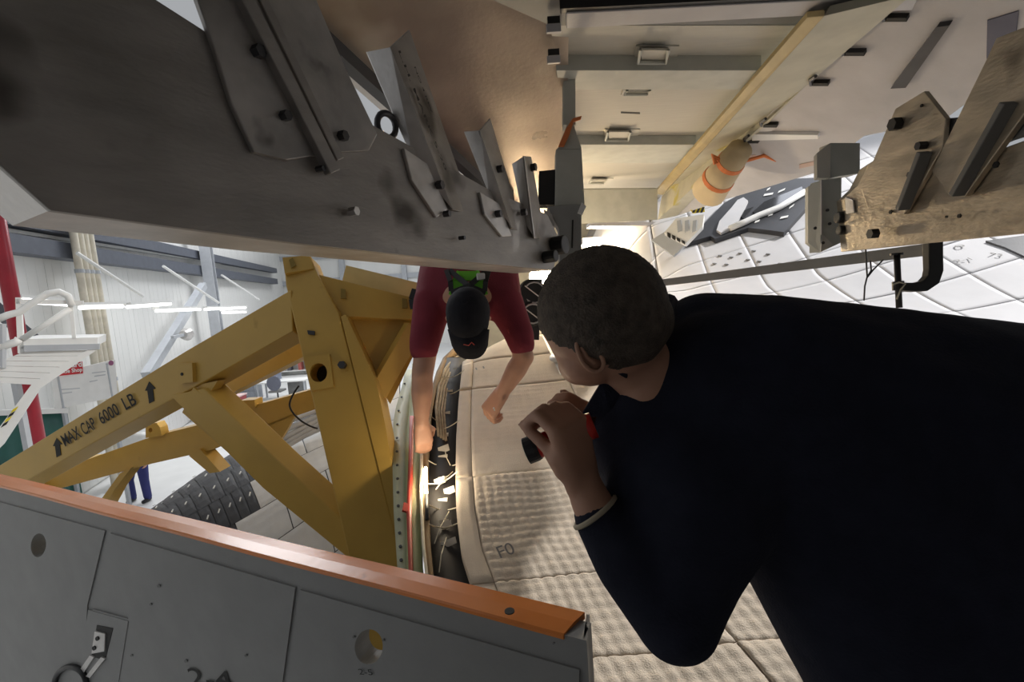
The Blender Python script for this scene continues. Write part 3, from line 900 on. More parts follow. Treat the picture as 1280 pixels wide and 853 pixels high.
# stencilled beam
MP = Plane(P(362, 390, 2.27), P(0, 590, 2.9), P(200, 520, 2.58))
MP = Plane(P(362, 390, 2.27), P(0, 590, 2.9), P(362, 390, 2.27) + V((0, 0.10, 1)))
bvec = V((0.01, 0.10, -0.055))
q = MB(); px(q, MP, [(364, 362), (232, 439), (100, 520), (-30, 600), (-30, 640), (14, 612), (120, 552), (236, 488), (366, 414)], 0.1, vec=bvec); mb_ = q.build('stencilled_beam', YEL, yf, bevel=0.005)
text('lettering', 'MAX', MP.hit(82, 558.5, 0.004), MP.hit(103, 546, 0.004), (0, 0, 1), INK, mb_, 0.066, weight=.012)
text('lettering', 'CAP', MP.hit(106, 544.5, 0.004), MP.hit(122, 535, 0.004), (0, 0, 1), INK, mb_, 0.066, weight=.012)
text('lettering', '6000', MP.hit(128, 531, 0.004), MP.hit(151, 517.5, 0.004), (0, 0, 1), INK, mb_, 0.066, weight=.012)
text('lettering', 'LB', MP.hit(158, 513, 0.004), MP.hit(172, 505, 0.004), (0, 0, 1), INK, mb_, 0.066, weight=.012)
for (u, v, k) in ((72, 560, 1.0), (188, 491, 1.15)):
    q = MB(); px(q, MP, [(u - 6 * k, v - 2 * k), (u - 1.5 * k, v - 12 * k), (u + 5.5 * k, v - 4.5 * k), (u + 2.5 * k, v - 3.5 * k), (u + 4 * k, v + 9 * k), (u - 1.5 * k, v + 12 * k), (u - 3.5 * k, v - 2 * k)], 0.002, 0.003); q.build('arrow_mark', INK, mb_)
q = MB(); px(q, MP, [(222, 455), (240, 454), (241, 478), (223, 480)], 0.03, 0.02); q.build('lug', YEL, yf)
q = MB(); px(q, MP, ell_px(227, 468, 1.6, 2), 0.004, 0.023); q.build('lug_hole', INK, yf)
# diagonal brace below it
DP = Plane(P(230, 490, 2.45), P(440, 680, 2.2), P(300, 640, 2.35))
q = MB(); px(q, DP, [(213, 495), (254, 486), (345, 574), (452, 672), (470, 760), (437, 700), (330, 612)], 0.1, vec=V((0.06, 0.09, 0.0))); q.build('diagonal_brace', YEL, yf, bevel=0.005)
q = MB(); q.bar(P(236, 500, 2.46), P(455, 690, 2.26), 0.012, 0.16, (0, 0, 1)); q.build('brace_web', YEL, yf)
q = MB(); px(q, MP, [(228, 486), (272, 476), (262, 492), (240, 496)], 0.05, -0.01); q.build('gusset_plate', YEL, yf)
# inner beam behind the stencilled one
q = MB(); q.bar(P(250, 500, 3.0), P(385, 430, 2.6), 0.10, 0.12); q.build('inner_beam', YEL, yf)
# rear beams
def rbar(pts_top, pts_bot, d0, d1, name='rear_beam'):
    pl = Plane(P(pts_top[0][0], pts_top[0][1], d0), P(pts_top[-1][0], pts_top[-1][1], d1), P(pts_top[0][0], pts_top[0][1], d0) + V((0, 0, 1)))
    q = MB(); px(q, pl, pts_top + pts_bot[::-1], 0.12, vec=V((0.03, 0.14, 0.0))); return q.build(name, YEL, yf, bevel=0.004), pl
rb, RP = rbar([(60, 592), (190, 546), (265, 527), (300, 512), (400, 484)], [(50, 618), (190, 580), (265, 563), (300, 545), (405, 508)], 3.3, 3.0)
q = MB(); px(q, RP, [(182, 548), (182, 535), (188, 529), (196, 529), (200, 535), (202, 545)], 0.06, 0.03, holes=[ell_px(188, 538, 2.5, 3)]); q.build('lug', YEL, yf)
q = MB(); px(q, RP, [(299, 513), (300, 501), (318, 500), (319, 510)], 0.08, 0.02); q.build('lug', YEL, yf)
q = MB(); px(q, RP, [(150, 592), (164, 585), (142, 614), (128, 640), (115, 640)], 0.1, 0.02); q.build('rear_leg', YEL, yf)
q = MB(); px(q, RP, [(236, 570), (250, 562), (275, 590), (262, 592)], 0.1, 0.02); q.build('rear_leg', YEL, yf)
q = MB(); px(q, RP, [(322, 536), (372, 515), (345, 560), (330, 568)], 0.03, 0.0); q.build('gusset_plate', YEL, yf)
for (u, v) in ((331, 532), (332, 537)):
    bolt(yf, RP.hit(u, v, 0.02), RP.n, 0.012, 0.02, STEELD)
q = MB(); px(q, RP, [(-20, 596), (60, 578), (120, 575), (100, 590), (40, 604), (-20, 615)], 0.12, -0.05); q.build('rear_beam', YEL, yf)
# hidden feet: the frame stands on the hangar floor
for (u, v, d) in ((500, 800, 2.2), (420, 800, 3.0)):
    p = P(u, v, d); q = MB(); q.bar(p + V((0, 0.1, 0.2)), V((p.x, p.y + 0.1, 0)), 0.14, 0.14, (1, 0, 0)); q.build('leg', YEL, yf)
    q = MB(); q.box(V((p.x, p.y + 0.1, 0.015)), (0.4, 0.4, 0.03)); q.build('foot_plate', YEL, yf)
p = P(40, 605, 3.3); q = MB(); q.bar(p, V((p.x, p.y, 0)), 0.14, 0.14, (1, 0, 0)); q.build('leg', YEL, yf)

# ================================================================== WORK PLATFORM the photographer stands on
zt = H - 0.6
a, b = Z(0, 607, zt), Z(705, 794, zt)
BP = vplane(a, b)
bd = (b - a); bd.z = 0; bd.normalize()
DK = H - 1.32
bl = BP.hit(-90, 600); br = BP.hit(729, 800)
bl.z = br.z = DK
deck = MB()
deck.prism([V((-2.9, 0.2, DK)), V((-1.2, 0.55, DK)), V((0.0, 0.62, DK)), V((0.75, 0.66, DK)), V((2.8, 0.60, DK)), V((2.8, -2.2, DK)), V((-2.9, -2.2, DK))], (0, 0, -0.06))
tag(deck.build('work_platform_deck', GREYD), 'grey steel work platform deck', kind='structure')
for (x, y) in ((-2.6, -1.9), (2.5, -1.9), (2.5, 0.3), (-1.4, 0.3)):
    q = MB(); q.box((x, y, (DK - .06) / 2), (0.12, 0.12, DK - 0.06)); tag(q.build('trim_1', GREYD), 'steel leg under the work platform', kind='structure')
# unseen enclosure added behind the photographer to keep rear light out
q = MB(); q.box((0, -2.25, H + 0.1), (6.2, 0.1, 3.0)); tag(q.build('shade_wall_rear', WSHEET), 'unseen off-white wall added behind the platform to block light', kind='structure')
q = MB(); q.box((2.95, -0.9, H + 0.1), (0.1, 2.8, 3.0)); tag(q.build('shade_wall_right', WSHEET), 'unseen off-white side wall added to block light', kind='structure')

# ================================================================== GREY BARRIER PANEL with orange lip
bar_ = thing('barrier_panel', V(((bl.x + br.x) / 2, (bl.y + br.y) / 2, DK)), 'grey metal barrier panel with glossy orange top lip and hand written numbers', 'panel')
def ppx(name, pts, th, off, mt, par=bar_, holes=(), bevel=0.0):
    q = MB(); px(q, BP, pts, th, off, holes); return q.build(name, mt, par, bevel=bevel)
h1, h2 = ell_px(48, 682, 9.5, 15, 24, 0.12), ell_px(461, 809, 17.5, 22, 28, 0.1)
tl, tr = (-90, 583), (729, 800.4)
def topv(u): return 607 + (u) * (794 - 607) / 705
lowL = BP.hit(-90, 600); lowL.z = DK - 0.6; lowR = BP.hit(729, 800); lowR.z = DK - 0.6
q = MB()
pts = [BP.hit(-90, topv(-90)), BP.hit(729, topv(729)), lowR, lowL]
q.prism(pts, -BP.n * 0.045, [[BP.hit(*c) for c in h] for h in (h1, h2)])
q.build('panel_body', GREY, bar_)
# proud cover sheets
def sheet(pts, holes=()):
    return ppx('cover_sheet', pts, 0.004, 0.004, GREY, holes=holes)
def l2(u): return 725 + (u - 340) * (839 - 725) / 391.0
sheet([(-60, 612), (14, 632), (131, 664), (109, 757), (98, 980), (-60, 1100)], [h1])
sheet([(137, 667), (369, 735), (352, 860), (345, 1010), (105, 1010), (116, 762), (160, 774), (160, 768), (115, 755)])
sheet([(375, 738), (724, 838), (724, 1010), (350, 1010), (358, 860)], [ell_px(461, 809, 17.5, 22, 28, 0.1)])
# top lip, slightly rolled over
fa, fb = BP.hit(-90, topv(-90)), BP.hit(705, topv(705))
ba, bb = Z(-90, 572, zt + 0.004), Z(731, 767, zt + 0.004)
lip = MB()
n_ = 40
prof = [(0.0, -0.006), (-0.002, 0.0), (0.004, 0.003), (0.5, 0.005), (1.0, 0.003), (1.0, -0.01)]
vs, fs = [], []
for i in range(n_ + 1):
    f = i / n_
    A, B = fa.lerp(fb, f), ba.lerp(bb, f)
    for (s_, z_) in prof:
        p = A.lerp(B, max(s_, 0)) + V((0, 0, z_ + 0.001 * math.sin(f * 23))) + BP.n * (0.003 if s_ <= 0.0 else 0)
        vs.append(p)
k = len(prof)
for i in range(n_):
    for j in range(k):
        fs.append((i * k + j, i * k + (j + 1) % k, (i + 1) * k + (j + 1) % k, (i + 1) * k + j))
fs += [tuple(range(k)), tuple(range(n_ * k, n_ * k + k))]
lip.add(vs, fs); lp = lip.build('top_lip', ORANGE, bar_)
lp['label'] = 'glossy orange painted lip'
q = MB(); c = Z(637, 765, zt + 0.018); q.disc(c, (0, 0, 1), 0.009, 0.002, 16); q.build('lip_hole', INK, bar_)
ew = MB()
e0 = BP.hit(729, topv(729)); e1 = Z(733, 768, zt)
ew.prism([e0, e1, V((e1.x, e1.y, DK - .6)), V((e0.x, e0.y, DK - .6))], BP.n.cross(V((0, 0, 1))) * -0.006); ew.build('end_plate', GREY, bar_)
for p_ in (lowL, lowL.lerp(lowR, .5), lowR):
    pp = p_ - BP.n * 0.08
    q = MB(); q.box((pp.x, pp.y, (DK - .1) / 2), (0.06, 0.06, DK - .1)); q.build('support_leg', GREYD, bar_)
# latch and black ring
ppx('latch_plate', [(110, 763), (160, 777), (148, 853), (100, 838)], 0.006, 0.006, GREY)
ppx('latch_recess', [(121, 782), (141, 786), (131, 826), (114, 821)], 0.006, 0.0075, INK)
ppx('latch_tongue', [(118, 790), (131, 793), (130, 815), (114, 818)], 0.008, 0.012, ALU_L, bevel=0.001)
for (u, v) in ((121, 799), (117, 811)):
    ppx('screw', ell_px(u, v, 2.2, 2.8, 10), 0.004, 0.0145, INK)
ppx('latch_arm', [(112, 820), (117, 822), (104, 842), (98, 840)], 0.01, 0.012, ALU_L)
ppx('latch_arm', [(126, 822), (131, 824), (112, 848), (107, 846)], 0.01, 0.012, ALU_L)
q = MB(); q.tube([BP.hit(u, v, 0.012) for u, v in ell_px(88, 856, 20, 22, 24)], 0.009, 8, True); q.build('ring', BLACK, bar_, True)
text('lettering', '2-4', BP.hit(240, 856, 0.006), BP.hit(293, 862, 0.006), (0, 0, 1), INK, bar_, 0.05)
text('lettering', '2-5', BP.hit(450, 843, 0.006), BP.hit(467, 844, 0.006), (0, 0, 1), INK, bar_, 0.013)
for (u, v, r) in ((198, 733, 2), (307, 820, 1.6), (232, 827, 2), (164, 820, 1.5), (188, 756, 1.5), (442, 797, 1.6), (479, 801, 1.6), (692, 805, 1.5)):
    ppx('rivet', ell_px(u, v, r, r, 8), 0.002, 0.007, GREYD)

# ================================================================== OVERHEAD PLATFORM (seen from below)
ZC = H + 0.9
ceil = thing('ceiling', V((0.8, 3, ZC)), 'underside of the overhead work platform with cream panels and grey cross beams', None, kind='structure')
def yl(v): return 1007 - 0.874 * (v - 25)          # left side of the yellow edge angle
def ll(v): return 688 + 0.125 * (v - 30)
def cpanel(v0, v1, name='deck_panel', mt=CREAM):
    q = MB(); q.prism([Z(ll(v0), v0, ZC), Z(yl(v0) + 12, v0, ZC), Z(yl(v1) + 12, v1, ZC), Z(ll(v1), v1, ZC)], (0, 0, 0.03)); return q.build(name, mt, ceil)
q = MB(); q.prism([Z(ll(32), 32, ZC), Z(1010, 30, ZC), V((2.9, 1.3, ZC)), V((2.9, -2.2, ZC)), V((-3, -2.2, ZC)), V((-3, -0.9, ZC)), V((-0.6, 0.8, ZC)), V((-0.3, 1.4, ZC))], (0, 0, 0.04)); q.build('deck_plate', GREYD, ceil)
for v0, v1 in ((32, 98), (98, 190), (190, 236), (236, 268)):
    cpanel(v0, v1)
def cbeam(v0, v1, drop, name='cross_beam', mt=GREYG, u0_=None, u1_=None):
    a0, a1 = Z(u0_ or ll(v0), v0, ZC - drop), Z(u1_ or yl(v0), v0, ZC - drop)
    b0, b1 = Z(u0_ or ll(v1), v1, ZC - drop), Z(u1_ or yl(v1), v1, ZC - drop)
    q = MB(); q.prism([a0, a1, b1, b0], (0, 0, drop)); return q.build(name, mt, ceil, bevel=0.003)
cb0 = MB(); cb0.prism([Z(708, 17, ZC - .06), Z(1150, -6, ZC - .06), Z(1140, 13, ZC - .06), Z(708, 36, ZC - .06)], (0, 0, 0.06)); cb0.build('cross_beam', WSHEET, ceil, bevel=0.003)
cb0 = MB(); cb0.prism([Z(700, 11, ZC - .055), Z(1160, -13, ZC - .055), Z(1160, -7, ZC - .055), Z(700, 17, ZC - .055)], (0, 0, 0.05)); cb0.build('dark_strip', BLACK, ceil)
cbeam(88, 112, 0.06)
cbeam(181, 204, 0.06)
q = MB(); q.prism([P(726, 237, 4.6), P(822, 236, 4.6), P(822, 275, 4.62), P(726, 280, 4.62)], (0, 0.06, 0.02)); q.build('end_beam', GREYG, ceil, bevel=0.003)
# recessed handles in the panels
for (u, v, w_, h_) in ((818, 70, 54, 24), (798, 115, 44, 9), (774, 170, 44, 16), (749, 227, 28, 7)):
    q = MB(); q.prism([Z(u - w_ / 2, v + h_ / 2, ZC - 0.006), Z(u + w_ / 2, v + h_ / 2, ZC - 0.006), Z(u + w_ / 2 + 4, v - h_ / 2, ZC - 0.006), Z(u - w_ / 2 + 4, v - h_ / 2, ZC - 0.006)], (0, 0, 0.006)); hd = q.build('handle_recess', CREAM, ceil)
    q = MB(); k = 0.32
    q.tube([Z(u - w_ * k, v - h_ * .3, ZC - 0.004), Z(u - w_ * k, v - h_ * .3, ZC - 0.035), Z(u - w_ * k - 3, v + h_ * .35, ZC - 0.04), Z(u + w_ * k - 3, v + h_ * .35, ZC - 0.04), Z(u + w_ * k, v - h_ * .3, ZC - 0.035), Z(u + w_ * k, v - h_ * .3, ZC - 0.004)], 0.008, 8); q.build('handle', GREYG, hd)
    q = MB(); q.prism([Z(u - w_ * .3, v + h_ * .4, ZC - 0.03), Z(u + w_ * .3, v + h_ * .4, ZC - 0.03), Z(u + w_ * .3, v - h_ * .3, ZC - 0.03), Z(u - w_ * .3, v - h_ * .3, ZC - 0.03)], (0, 0, 0.008)); q.build('handle_flap', CREAM, hd)
for (a, b, c, d) in ((776, 140, 800, 141), (707, 87, 757, 85), (778, 84.5, 808, 83), (853, 82, 898, 80.5), (925, 80.5, 942, 79.5), (730, 181, 758, 180.5), (790, 179.5, 862, 177)):
    q = MB(); q.prism([Z(a, b, ZC - 0.002), Z(c, d, ZC - 0.002), Z(c, d + 1.8, ZC - 0.002), Z(a, b + 1.8, ZC - 0.002)], (0, 0, 0.002)); q.build('panel_gap', INK, ceil)
# yellowed edge angle and side rail
q = MB(); q.prism([P(1009, 22, 1.66), P(1031, 20, 1.60), P(828, 244, 4.9), P(818, 242, 5.0)], (0, 0.0, 0.02)); q.build('edge_angle', TANM, ceil, bevel=0.002)
q = MB(); q.prism([P(1030, 20, 1.61), P(1139, -6, 1.57), P(1002, 112, 2.35), P(846, 270, 4.8), P(822, 275, 4.9), P(827, 246, 4.92)], (0.02, 0.0, 0.03)); q.build('side_rail', mat('stained_cream', (0.47, 0.44, 0.34), 0.6, 0, 0.1, 8, dirt=((0.45, 0.38, 0.08), 5, 0.62)), ceil)
# clips along the left and right edges
for i, (u, v, k) in enumerate(((692, 26, 1.4), (692, 66, 1.25), (690, 130, 1.0), (690, 160, .9), (690, 178, .8), (690, 194, .7))):
    d = 620 * 0.86 / (352 - v)
    q = MB(); q.box(P(u, v, d), (11 * k * d / 620, 0.015, 6 * k * d / 620)); q.build('clip_slot', INK, ceil)
    q = MB(); q.box(P(u, v + 7 * k, d - 0.01), (13 * k * d / 620, 0.015, 7 * k * d / 620)); q.build('clip', WSHEET, ceil, bevel=0.002)
RS = Plane(P(1135, 0, 1.7), P(846, 268, 4.8), P(1100, 165, 2.35))
rs = MB(); px(rs, RS, [(1128, -10), (1108, 16), (1052, 58), (995, 108), (932, 174), (840, 262), (846, 270), (905, 250), (1020, 216), (1080, 170), (1180, 150), (1300, 60), (1400, -20), (1400, -80), (1190, -80)], 0.03); rso = rs.build('side_flap', WSHEET, ceil)
rso['label'] = 'off-white sloping side flap'
def rpart(name, pts, th, off, mt):
    q = MB(); px(q, RS, pts, th, off); return q.build(name, mt, rso)
rpart('dark_bar', [(1171, 34), (1187, 32), (1132, 110), (1113, 111)], 0.02, 0.02, STEELD)
rpart('grey_patch', [(1234, 26), (1273, 14), (1270, 40), (1233, 74)], 0.004, 0.004, mat('slate_patch', (0.10, 0.10, 0.14)))
rpart('white_ledge', [(940, 168), (1022, 169), (1022, 174), (940, 176)], 0.02, 0.02, WHITE)
rpart('tape_scrap', [(999, 206), (1017, 202), (1017, 207), (999, 211)], 0.003, 0.004, mat('pink_tape', (0.5, 0.36, 0.30)))
rpart('tape_scrap', [(922, 196), (945, 194), (944, 199), (922, 199)], 0.003, 0.004, mat('pink_tape', (0.5, 0.36, 0.30)))
for (u, v, k) in ((1120, 25, 1.2), (1068, 68, 1.1), (1025, 106, 0.9), (962, 158, .8), (940, 178, .7)):
    rpart('clip_slot', [(u - 10 * k, v - 2 * k), (u + 11 * k, v - 2 * k), (u + 11 * k, v + 2 * k), (u - 10 * k, v + 2 * k)], 0.02, 0.02, INK)
    rpart('clip', [(u - 14 * k, v + 2 * k), (u + 9 * k, v + 2 * k), (u + 3 * k, v + 8 * k), (u - 18 * k, v + 9 * k)], 0.02, 0.015, WSHEET)
    q = MB(); q.tube([RS.hit(u - 12 * k, v + 1, 0.0), RS.hit(u - 14 * k, v - 6 * k, 0.05), RS.hit(u - 6 * k, v - 12 * k, 0.06)], 0.008, 6); q.build('clip_hook', STEELD, rso)
# brown reflective sheet at the left
LS = Plane(P(400, 0, 1.55), P(702, 0, 1.68), P(688, 230, 3.0))
ls = MB(); px(ls, LS, [(250, -90), (330, -20), (478, 122), (600, 224), (668, 285), (696, 285), (710, 100), (712, -90)], 0.03); lso = ls.build('side_flap', SHEET, ceil)
lso['label'] = 'brownish worn metal side flap'
q = MB(); q.bar(LS.hit(300, -45, 0.02), LS.hit(668, 288, 0.02), 0.05, 0.05); q.build('edge_trim', STEELD, lso)
q = MB(); q.bar(LS.hit(290, -40, -0.06), LS.hit(660, 292, -0.06), 0.04, 0.04); q.build('edge_trim', ALU_L, lso)
# cream bulkhead at the far end, lit by the work lamp
bk = MB(); bk.box(P(770, 330, 7.4), (4.6, 0.1, 2.6)); bko = tag(bk.build('end_bulkhead', mat('cream_wall', (0.66, 0.58, 0.42), 0.6)), 'cream bulkhead at the far end under the platform', kind='structure')
q = MB(); q.bar(P(735, 282, 5.6), P(860, 282, 5.6), 0.3, 0.04); tag(q.build('trim_2', WSHEET), 'pale lintel strip at the far end under the platform', kind='structure')
q = MB(); q.prism([P(790, 312, 6.6), P(832, 288, 6.6), P(842, 292, 6.6), P(812, 316, 6.6)], (0, 0.05, 0)); tag(q.build('grey_flap', LGREY), 'small pale grey flap below the far bulkhead', 'flap')
# grey tray and louvred box near the windows
GT = Plane(P(832, 290, 4.9), P(880, 290, 4.7), P(850, 310, 4.75))
q = MB(); px(q, GT, [(814, 300), (832, 289), (858, 304), (842, 320)], 0.03); tag(q.build('grey_tray', LGREY), 'plain grey tray below the louvred white box', 'tray')
c = GT.hit(855, 300)
t = thing('louvred_box', c, 'white louvred box beside the black window surround', 'box')
q = MB(); px(q, GT, [(830, 291), (845, 273), (880, 268), (878, 283), (857, 305)], 0.05, 0.05); q.build('body', WHITE, t)
for k in range(4):
    f = k / 4
    q = MB(); px(q, GT, [(834 + 24 * f, 290 + 13 * f), (838 + 24 * f, 292 + 13 * f), (838 + 24 * f, 298 + 10 * f), (834 + 24 * f, 295 + 10 * f)], 0.01, 0.06); q.build('louvre', INK, t)
for k in range(3):
    q = MB(); px(q, GT, [(846 + 10 * k, 276), (851 + 10 * k, 275), (852 + 9 * k, 288), (847 + 9 * k, 290)], 0.01, 0.06); q.build('slat', LGREY, t)
YS = Plane(P(870, 262, 4.5), P(880, 262, 4.5), P(872, 268, 4.5))
t = thing('caution_label', YS.hit(872, 266), 'small yellow and black striped caution label above the louvred box', 'label')
q = MB(); px(q, YS, [(863, 262), (880, 257), (881, 265), (866, 267)], 0.004); q.build('plate', mat('hazard_yellow', (0.75, 0.6, 0.02)), t)
for k in range(3):
    q = MB(); px(q, YS, [(865 + 5 * k, 266), (868 + 5 * k, 266), (871 + 5 * k, 259), (868 + 5 * k, 259)], 0.002, 0.003); q.build('stripe', INK, t)
# rolled cream mat tied with orange ribbon
A, B = P(926, 186, 2.95), P(886, 240, 3.35)
ax = (B - A).normalized()
t = thing('rolled_mat', (A + B) / 2, 'rolled cream mat tied with two orange ribbons hanging from the side rail', 'mat')
q = MB(); q.tube([A, B], [0.07, 0.115], 20); q.build('roll', mat('cream_mat', (0.50, 0.40, 0.25), 0.8), t, True)
for f in (0.25, 0.62):
    c = A.lerp(B, f); r = 0.07 + 0.045 * f + 0.003
    q = MB(); q.tube([c, c + ax * 0.03], [r, r + 0.004], 20); q.build('ribbon', ORFAB, t)
c = A.lerp(B, 0.25)
q = MB(); q.tube([c + right * .09, c + right * .2 + V((0, 0, .03)), c + right * .28 + V((0, 0, .0))], 0.012, 6); q.build('ribbon_tail', ORFAB, t)
q = MB(); q.tube([c - right * .07, c - right * .12 + V((0, 0, .03)), c - right * .1 + V((0, 0, -.02))], 0.014, 6); q.build('ribbon_tail', ORFAB, t)

# ================================================================== LEFT ALUMINIUM BEAM
LB0, LB1 = P(0, 262, 0.62), P(690, 336, 1.85)
LP = Plane(LB0, LB1, LB0 + V((0, 0.08, 1)))
lb = thing('support_beam', V(LP.hit(420, 320)), 'large dull aluminium support beam with angle brackets, over the yellow frame', 'beam', 'bracketed aluminium beams')
back_ = V((0.10, 0.12, 0.0)) * 0.75
q = MB(); px(q, LP, [(-60, 150), (-10, 198), (63, 263), (360, 303), (560, 325), (692, 338), (700, 300), (684, 268), (610, 236), (480, 164), (268, 46), (190, -4), (110, -60), (-60, -60)], 0.012); q.build('beam_plate', ALU, lb, bevel=0.002)
q = MB(); px(q, LP, [(-60, 150), (-10, 198), (63, 263), (360, 303), (560, 325), (692, 338), (693, 335), (560, 322), (360, 300), (64, 259), (-8, 194), (-60, 146)], 0.1, -0.001, vec=V((-0.14, 0.09, 0.0))); q.build('bottom_flange', ALU_L, lb)  # light from below on the underside put into the paler aluminium
def lpart(name, pts, th, off, mt, bevel=0.002):
    q = MB(); px(q, LP, pts, th, off); return q.build(name, mt, lb, bevel=bevel)
lpart('bracket', [(236, -30), (384, -30), (400, 10), (432, 85), (472, 168), (462, 188), (425, 190), (360, 200), (318, 190), (290, 130), (268, 60)], 0.012, 0.012, ALU_B)
q = MB(); q.bar(LP.hit(296, -20, 0.02), LP.hit(416, 216, 0.02), 0.028, 0.02, LP.n); q.build('bracket_rib', ALU, lb, bevel=0.002)
q = MB(); q.bar(LP.hit(318, -20, 0.012), LP.hit(424, 200, 0.012), 0.02, 0.012, LP.n); q.build('bracket_rib', ALU, lb, bevel=0.002)
def langle(rt, rb_, at, ab, bt, bb_, marks=None):
    """L-shaped angle bracket: ridge, left arm, right arm, each from top to bottom"""
    q = MB(); q.quad([rt, rb_, ab, at], 0.006); fa_ = q.build('bracket', ALU_L, lb, bevel=0.001)  # paler arm: the lit face is put into its colour
    q = MB(); q.quad([rt, rb_, bb_, bt], 0.006); fb_ = q.build('bracket', ALU, lb, bevel=0.001)  # same metal, with the shaded face put into a darker colour
    return fa_, fb_
d2 = 1.16
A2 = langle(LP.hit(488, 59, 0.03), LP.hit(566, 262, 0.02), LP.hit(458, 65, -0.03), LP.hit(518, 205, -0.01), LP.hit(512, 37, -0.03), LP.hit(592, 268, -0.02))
B_ = A2[1]
a, b = LP.hit(502, 62, 0.012), LP.hit(540, 152, 0.012)
AP = Plane(LP.hit(488, 59, 0.03), LP.hit(566, 262, 0.02), LP.hit(512, 37, -0.03))
upv = AP.hit(530, 80) - AP.hit(510, 90)
text('lettering', 'L.H. MARK 5-20', AP.hit(497, 64, 0.007), AP.hit(556, 214, 0.007), upv, INK, B_, 0.017, weight=.012)
text('lettering', 'NO 4 REV', AP.hit(517, 84, 0.007), AP.hit(539, 142, 0.007), upv, INK, B_, 0.012, weight=.012)
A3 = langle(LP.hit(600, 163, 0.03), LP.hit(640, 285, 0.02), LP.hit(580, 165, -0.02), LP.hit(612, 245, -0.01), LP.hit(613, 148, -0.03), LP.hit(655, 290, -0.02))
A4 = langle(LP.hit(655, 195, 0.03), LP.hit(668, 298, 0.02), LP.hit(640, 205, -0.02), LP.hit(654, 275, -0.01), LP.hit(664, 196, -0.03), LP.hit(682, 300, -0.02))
lpart('gusset', [(505, 185), (535, 205), (560, 262), (546, 272), (515, 225)], 0.01, 0.01, ALU_L)
lpart('gusset', [(600, 240), (625, 255), (640, 295), (628, 296), (606, 268)], 0.01, 0.01, ALU_L)
# lifting eye
q = MB(); q.tube([LP.hit(u, v, -0.02) for u, v in ell_px(483, 157, 11, 16, 20, -0.3)], 0.008, 8, True); q.build('lifting_eye', STEELD, lb, True)
for (u, v, r, mt_) in ((424, 171, .011, STEELD), (352, 146, .010, STEELD), (546, 232, .012, STEELD), (555, 268, .009, STEELD), (438, 265, .010, ALU_L), (622, 212, .012, STEELD), (620, 268, .012, STEELD), (652, 266, .012, STEELD), (664, 210, .014, BLACK), (396, 212, .006, STEELD), (574, 298, .006, STEELD), (318, 66, .012, STEELD)):
    bolt(lb, LP.hit(u, v, 0.008), LP.n + right * 0.5, r, 0.018, mt_)
for (u, v, r) in ((692, 308, .035), (680, 322, .022)):
    q = MB(); q.disc(LP.hit(u, v, 0.0), LP.n, r, 0.05, 14); q.build('end_knob', BLACK, lb, bevel=0.004)

# ---- post by the end of the beam
PL = Plane(P(700, 190, 2.05), P(728, 190, 2.05), P(710, 320, 2.0))
t = thing('hanger_post', PL.hit(712, 335), 'grey hanging post with an orange tag at the end of the left beam', 'post')
q = MB(); px(q, PL, [(695, 186), (727, 186), (731, 256), (694, 257)], 0.06); q.build('upper_post', GREYG, t, bevel=0.003)
q = MB(); px(q, PL, [(697, 186), (711, 150), (715, 150), (727, 186)], 0.012, 0.0); q.build('gusset', GREYG, t)
q = MB(); px(q, PL, [(684, 258), (727, 255), (727, 340), (700, 340), (698, 285)], 0.05, 0.02); q.build('lower_post', GREY, t, bevel=0.003)
q = MB(); px(q, PL, [(674, 214), (694, 212), (694, 256), (673, 256)], 0.04, -0.02); q.build('dark_slot', BLACK, t)
q = MB(); px(q, PL, [(698, 183), (708, 160), (716, 148), (727, 145), (726, 149), (717, 152), (712, 168), (705, 183)], 0.006, 0.012); q.build('orange_tag', ORFAB, t)
q = MB(); px(q, PL, [(727, 253), (733, 258), (728, 268), (722, 266)], 0.01, 0.03); q.build('paper_tab', WHITE, t)
q = MB(); px(q, PL, [(680, 262), (690, 268), (694, 284), (686, 281)], 0.02, 0.03); q.build('lever', ALU_L, t)
q = MB(); px(q, PL, [(715, 275), (717, 275), (716, 310), (714, 310)], 0.002, 0.022); q.build('scratch', INK, t)
q = MB(); q.bar(PL.hit(711, 160, -0.03), PL.hit(711, 60, -0.03), 0.05, 0.05, (1, 0, 0)); q.build('hanger_rod', GREYG, t)

# ================================================================== RIGHT ALUMINIUM BEAM
RB0, RB1 = P(1060, 313, 1.5), P(1280, 292, 0.98)
RP2 = Plane(RB0, RB1, RB0 + V((0, 0.06, 1)))
rb = thing('support_beam', V(RP2.hit(1160, 305)), 'brownish aluminium support beam with a pointed bracket, over the black clamp', 'beam', 'bracketed aluminium beams')
q = MB(); px(q, RP2, [(1055, 248), (1061, 314), (1280, 292), (1420, 278), (1420, 130), (1280, 176), (1236, 192), (1170, 196), (1100, 196), (1086, 205), (1072, 232)], 0.08, vec=V((0.03, 0.08, 0))); q.build('beam_plate', ALU_W, rb, bevel=0.003)
def rp(name, pts, th, off, mt, bevel=0.002):
    q = MB(); px(q, RP2, pts, th, off); return q.build(name, mt, rb, bevel=bevel)
rp('bracket', [(1119, 136), (1155, 114), (1182, 148), (1178, 185), (1130, 268), (1085, 262), (1076, 236)], 0.012, 0.014, ALU_W)
rp('bracket_side', [(1182, 148), (1196, 147), (1180, 190), (1168, 214), (1175, 180)], 0.03, 0.0, STEELD)
rp('bracket', [(1233, 74), (1245, 48), (1290, 30), (1290, 130), (1246, 190), (1206, 246), (1186, 244), (1164, 214)], 0.014, 0.018, ALU_W)
q = MB(); q.bar(RP2.hit(1262, 128, 0.03), RP2.hit(1196, 244, 0.03), 0.014, 0.03, RP2.n); q.build('bracket_rib', GREYD, rb, bevel=0.002)
